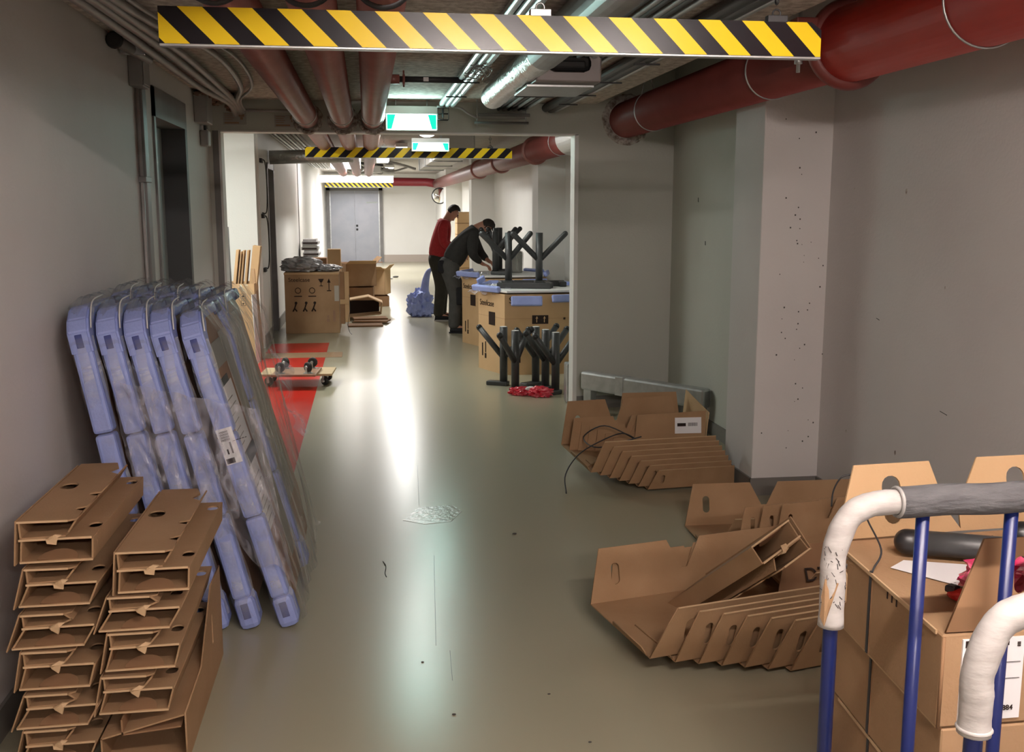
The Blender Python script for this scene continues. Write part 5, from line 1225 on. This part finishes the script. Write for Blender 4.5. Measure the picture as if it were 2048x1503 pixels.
# stacked cartons on the right far away
for k in range(6):
    t = thing('stacked_carton', 'pale carton in the far stack by the right wall, %s layer from the floor' % ('first', 'second', 'third', 'fourth', 'fifth', 'sixth')[k], 'carton', (2.25, 24.0, .255*k), group='far stack of pale cartons')
    bm = B(); box(bm, (-.20, -.3, 0), (.24, .3, .25), .004); obj('body', bm, M['card_light'], t)
    bm = B(); box(bm, (-.203, -.303, .243), (.243, .303, .2505)); obj('dark_gap', bm, M['card_dark'], t)
o = crumple('blue_film_bag', M['foam'], None, (.26, .22, .34), 61, sub=4, amp=.9); o.location = (.78, 15.6, 0); tag(o, 'crumpled blue foam sheet on the floor behind the man in red', 'foam sheet')
bm = B(); p = [V((.84, 15.6, .3)), V((.86, 15.6, .5)), V((.90, 15.55, .66)), V((.95, 15.5, .72))]; tube(bm, smooth_path(p, 4), [.07, .068, .066, .06, .058, .055, .05, .045, .04, .035, .03, .025, .02], 12); tag(obj('blue_film_bag', bm, M['foam']), 'narrow twisted upper part of blue foam sheet hanging behind the man in red', 'foam sheet')

# small things on the near floor
for i, (u, v, s) in enumerate(((1029, 1068, .008), (845, 1344-20, .004), (908, 1429, .005), (770, 1130, .003), (1180, 1484, .004), (1098, 1388, .004))):
    p = onz(u, v, 0); bm = B(); bmesh.ops.create_icosphere(bm, subdivisions=1, radius=s, matrix=Matrix.Translation((p.x, p.y, s*.5)) @ Matrix.Diagonal((1.5, 1, .6, 1)))
    tag(obj('grit', bm, M['dust']), ('largest dark crumb on the floor in the middle of the corridor', 'tiny dark crumb on the floor in the bright reflection', 'tiny dark crumb on the near floor below the bright reflection', 'tiny dark speck beside the curly thread on the floor', 'tiny dark crumb nearest us, right of the corridor middle', 'tiny dark crumb on the floor left of the near tray pile')[i], 'debris', 'crumbs on the near floor')
p = [onz(u, v, .002) for u, v in ((766, 1122), (772, 1132), (770, 1145), (773, 1153))]; bm = B(); tube(bm, smooth_path(p, 4), .002, 5); tag(obj('thread', bm, M['dust']), 'short curly dark thread on the floor right of the blue panels', 'debris')

# ================================================================== THE TWO MEN
def chain(vs, es, rs, pts, rads, parent=None):
    """append a chain, first point joins parent index"""
    last = parent
    for p, r in zip(pts, rads):
        vs.append(V(p)); rs.append(r); i = len(vs)-1
        if last is not None: es.append((last, i))
        last = i
    return last
def hand(vs, es, rs, wrist_i, base, dirv, palm_n, s=1.0):
    d = V(dirv).normalized(); n = V(palm_n).normalized(); sd = d.cross(n).normalized()
    c = chain(vs, es, rs, [V(base)+d*.035*s, V(base)+d*.075*s], [(.030*s, .018*s), (.034*s, .016*s)], wrist_i)
    for k, (o_, l) in enumerate(((-.030, .066), (-.010, .076), (.010, .072), (.028, .056))):
        p0 = V(base)+d*.085*s+sd*o_*s
        chain(vs, es, rs, [p0, p0+(d*.8+n*.5)*l*.5*s, p0+(d*.55+n*.95)*l*s*.95], [.0095*s, .0085*s, .007*s], c)
    p0 = V(base)+d*.03*s-sd*.03*s
    chain(vs, es, rs, [p0, p0+(d*.5-sd*.6+n*.3)*.035*s, p0+(d*.8-sd*.5+n*.7)*.055*s], [.012*s, .0105*s, .009*s], c-1)
def person(label, loc, hip, chest, neck, head, head_dir, shoulders, elbows, wrists, knees, ankles, toes, mats, sleeves=True, hand_dirs=None, cap=False):
    """all joints relative to loc"""
    t = thing('person', label, 'person', loc)
    hip, chest, neck, head = V(hip), V(chest), V(neck), V(head); hd = V(head_dir).normalized()
    vs, es, rs = [], [], []
    chain(vs, es, rs, [hip], [(.14, .115)]); mid = chain(vs, es, rs, [hip.lerp(chest, .5)], [(.135, .11)], 0); ch = chain(vs, es, rs, [chest], [(.15, .115)], mid)
    nk = chain(vs, es, rs, [neck], [.062], ch); up = (head-neck).normalized()
    hc = chain(vs, es, rs, [head-up*.03, head+up*.05, head+up*.10], [(.078, .084), (.084, .095), (.05, .055)], nk)
    # nose and chin
    for k in (0, 1):
        s_i = chain(vs, es, rs, [shoulders[k]], [.055], ch); e_i = chain(vs, es, rs, [elbows[k]], [.042], s_i); w_i = chain(vs, es, rs, [wrists[k]], [.027], e_i)
        dv = hand_dirs[k] if hand_dirs else (V(wrists[k])-V(elbows[k])); hand(vs, es, rs, w_i, wrists[k], dv, (0.1, 0, -1) if abs(V(dv).normalized().z) < .8 else (1, 0, 0))
    for k in (0, 1):
        h_ = hip+V(((0, -.085, -.06), (0, .085, -.06))[k]); h_i = chain(vs, es, rs, [h_], [.095], 0); k_i = chain(vs, es, rs, [knees[k]], [.058], h_i); a_i = chain(vs, es, rs, [ankles[k]], [.040], k_i)
        chain(vs, es, rs, [V(ankles[k])+(V(toes[k])-V(ankles[k]))*.6+V((0, 0, -.0)), toes[k]], [(.038, .03), (.03, .022)], a_i)
    skin('body', vs, es, rs, M['skin'], t, 2, 0)
    # face : nose, brow and ears as one small mesh
    sdv = hd.cross(up).normalized(); bm = B()
    fc = head+up*.015+hd*.082
    bmesh.ops.create_icosphere(bm, subdivisions=2, radius=.013, matrix=Matrix.Translation(fc+hd*.010) @ Matrix.Diagonal((1, 1, 1.5, 1)))
    bmesh.ops.create_icosphere(bm, subdivisions=2, radius=.022, matrix=Matrix.Translation(head-up*.055+hd*.062))
    for s in (-1, 1): bmesh.ops.create_icosphere(bm, subdivisions=2, radius=.02, matrix=Matrix.Translation(head+up*.015+sdv*s*.076) @ Matrix.Diagonal((1, .6, 1.4, 1)))
    obj('facial_features', bm, M['skin'], t, True)
    bm = B()
    for s in (-1, 1): bmesh.ops.create_icosphere(bm, subdivisions=1, radius=.008, matrix=Matrix.Translation(head+up*.035+hd*.080+sdv*s*.03))
    box(bm, tuple(head-up*.03+hd*.082-V((.006, .02, .003))), tuple(head-up*.03+hd*.082+V((.004, .02, .003)))); obj('eyes_and_mouth', bm, M['hair'], t)
    # hair
    bm = B(); bmesh.ops.create_icosphere(bm, subdivisions=3, radius=1)
    q = up.to_track_quat('Z', 'Y').to_matrix().to_4x4()
    keep = []
    for v in bm.verts:
        d = v.co.copy(); w_ = q.to_3x3() @ d; f = w_.dot(hd)
        v.co = V((d.x*.094, d.y*.094, d.z*.100))*(1+.04*math.sin(d.x*17)*math.sin(d.y*13+d.z*9))
    dl = [v for v in bm.verts if (q.to_3x3() @ v.co.normalized()).dot(hd) > .35 and v.co.z < .035 or v.co.z < -.055 or (v.co.z < 0 and (q.to_3x3() @ v.co.normalized()).dot(hd) > .1)]
    bmesh.ops.delete(bm, geom=dl, context='VERTS')
    bmesh.ops.transform(bm, matrix=Matrix.Translation(head+up*.045-hd*.006) @ q, verts=bm.verts)
    obj('cap' if cap else 'hair', bm, mats['hair'], t, True)
    if cap:
        bm = B(); box(bm, (-.06, 0, -.004), (.06, .075, .004), .003, M4=Matrix.Translation(head+up*.065+hd*.06) @ frame_matrix((0, 0, 0), sdv, hd)); obj('cap_peak', bm, mats['hair'], t)
    # shirt
    vs, es, rs = [], [], []
    chain(vs, es, rs, [hip+V((-.0, 0, -.10))], [(.20, .165)]); mid = chain(vs, es, rs, [hip.lerp(chest, .45)], [(.195, .16)], 0); ch = chain(vs, es, rs, [chest], [(.20, .16)], mid)
    chain(vs, es, rs, [neck.lerp(chest, .10)], [.088], ch)
    for k in (0, 1):
        s_i = chain(vs, es, rs, [shoulders[k]], [.088], ch); e_i = chain(vs, es, rs, [elbows[k]], [.070], s_i)
        if sleeves: chain(vs, es, rs, [V(wrists[k]).lerp(V(elbows[k]), .12)], [.040], e_i)
    skin('shirt', vs, es, rs, mats['shirt'], t, 2, 0)
    # trousers
    vs, es, rs = [], [], []
    chain(vs, es, rs, [hip+V((0, 0, .08))], [(.175, .145)]); h0 = chain(vs, es, rs, [hip+V((0, 0, -.06))], [(.18, .15)], 0)
    for k in (0, 1):
        h_ = hip+V(((0, -.085, -.14), (0, .085, -.14))[k]); h_i = chain(vs, es, rs, [h_], [.12], h0); k_i = chain(vs, es, rs, [knees[k]], [.095], h_i)
        chain(vs, es, rs, [V(ankles[k]).lerp(V(knees[k]), .4), V(ankles[k])+V((0, 0, -.045))], [.085, .082], k_i)
    skin('trousers', vs, es, rs, mats['legs'], t, 2, 0)
    for k in (0, 1):
        a = V(ankles[k]); b = V(toes[k]); vs, es, rs = [], [], []
        chain(vs, es, rs, [V((a.x, a.y, .045))-(b-a)*.25*V((1, 1, 0)).length/1.4, V((a.x, a.y, .052)), V((b.x*.5+a.x*.5, b.y*.5+a.y*.5, .045)), V((b.x, b.y, .036)), V((b.x+(b.x-a.x)*.2, b.y+(b.y-a.y)*.2, .03))], [(.035, .04), (.045, .046), (.046, .04), (.042, .032), (.025, .02)])
        sh = skin('shoe', vs, es, rs, mats['shoe'], t, 2, 1)
        bm = B(); d = V((b.x-a.x, b.y-a.y, 0)).normalized(); sd = V((-d.y, d.x, 0)); L0 = V((a.x, a.y, 0))-d*.06; Ln = (V((b.x, b.y, 0))-L0).length+.05
        prism(bm, [tuple((L0+d*(Ln*x)+sd*y)[:2]) for x, y in ((0, -.028), (.04, -.036), (.6, -.046), (.9, -.036), (1, 0), (.9, .036), (.6, .046), (.04, .036), (0, .028))], 0, .018); obj('shoe_sole', bm, mats['sole'], sh)
    return t
# man in the red jumper, behind
person('man in a red jumper and dark trousers standing with lowered head behind the cartons', (1.03, 15.0, 0),
       (-.02, 0, .93), (.03, 0, 1.28), (.12, 0, 1.45), (.195, -.01, 1.535), (.75, -.15, -.65),
       [(.05, -.19, 1.38), (.07, .19, 1.38)], [(.04, -.24, 1.12), (.10, .24, 1.12)], [(.26, -.16, .98), (.32, .14, .99)],
       [(.02, -.10, .50), (.06, .11, .50)], [(-.03, -.12, .09), (.03, .12, .09)], [(.13, -.14, .035), (.19, .13, .035)],
       dict(hair=M['hair'], shirt=M['shirt_red'], legs=M['cloth_olive'], shoe=M['cloth_black'], sole=M['sole']))
# man bending over the table
pm = person('man in a charcoal top and grey work trousers bending over the farther tabletop', (1.16, 13.5, 0),
       (-.10, 0, .94), (.14, .0, 1.24), (.27, .0, 1.36), (.365, -.01, 1.375), (.55, -.1, -.8),
       [(.19, -.19, 1.27), (.21, .18, 1.27)], [(.18, -.22, 1.02), (.32, .2, 1.03)], [(.32, -.10, .90), (.42, .02, .93)],
       [(-.03, -.10, .50), (.06, .12, .50)], [(-.06, -.13, .09), (.05, .14, .09)], [(.12, -.17, .035), (.23, .12, .035)],
       dict(hair=M['hair'], shirt=M['cloth_grey'], legs=M['cloth_work'], shoe=M['cloth_black'], sole=M['cloth_black']), hand_dirs=[(.9, .3, -.35), (.9, -.2, -.5)], cap=True)
bm = B(); box(bm, (-.03, -.20, .37), (.06, -.17, .60), .02); obj('knee_patch', bm, M['cloth_black'], pm)
bm = B(); box(bm, (-.26, -.15, .78), (-.08, -.10, .95), .03); obj('back_pocket', bm, M['cloth_black'], pm)
bm = B(); box(bm, (-.02, -.02, 0), (.09, .02, .05), .01); o = obj('tool_pouch', bm, M['paper']); o.location = (.95, 13.42, .78); tag(o, 'small white tag hanging at the hip of the bending man', 'tag')
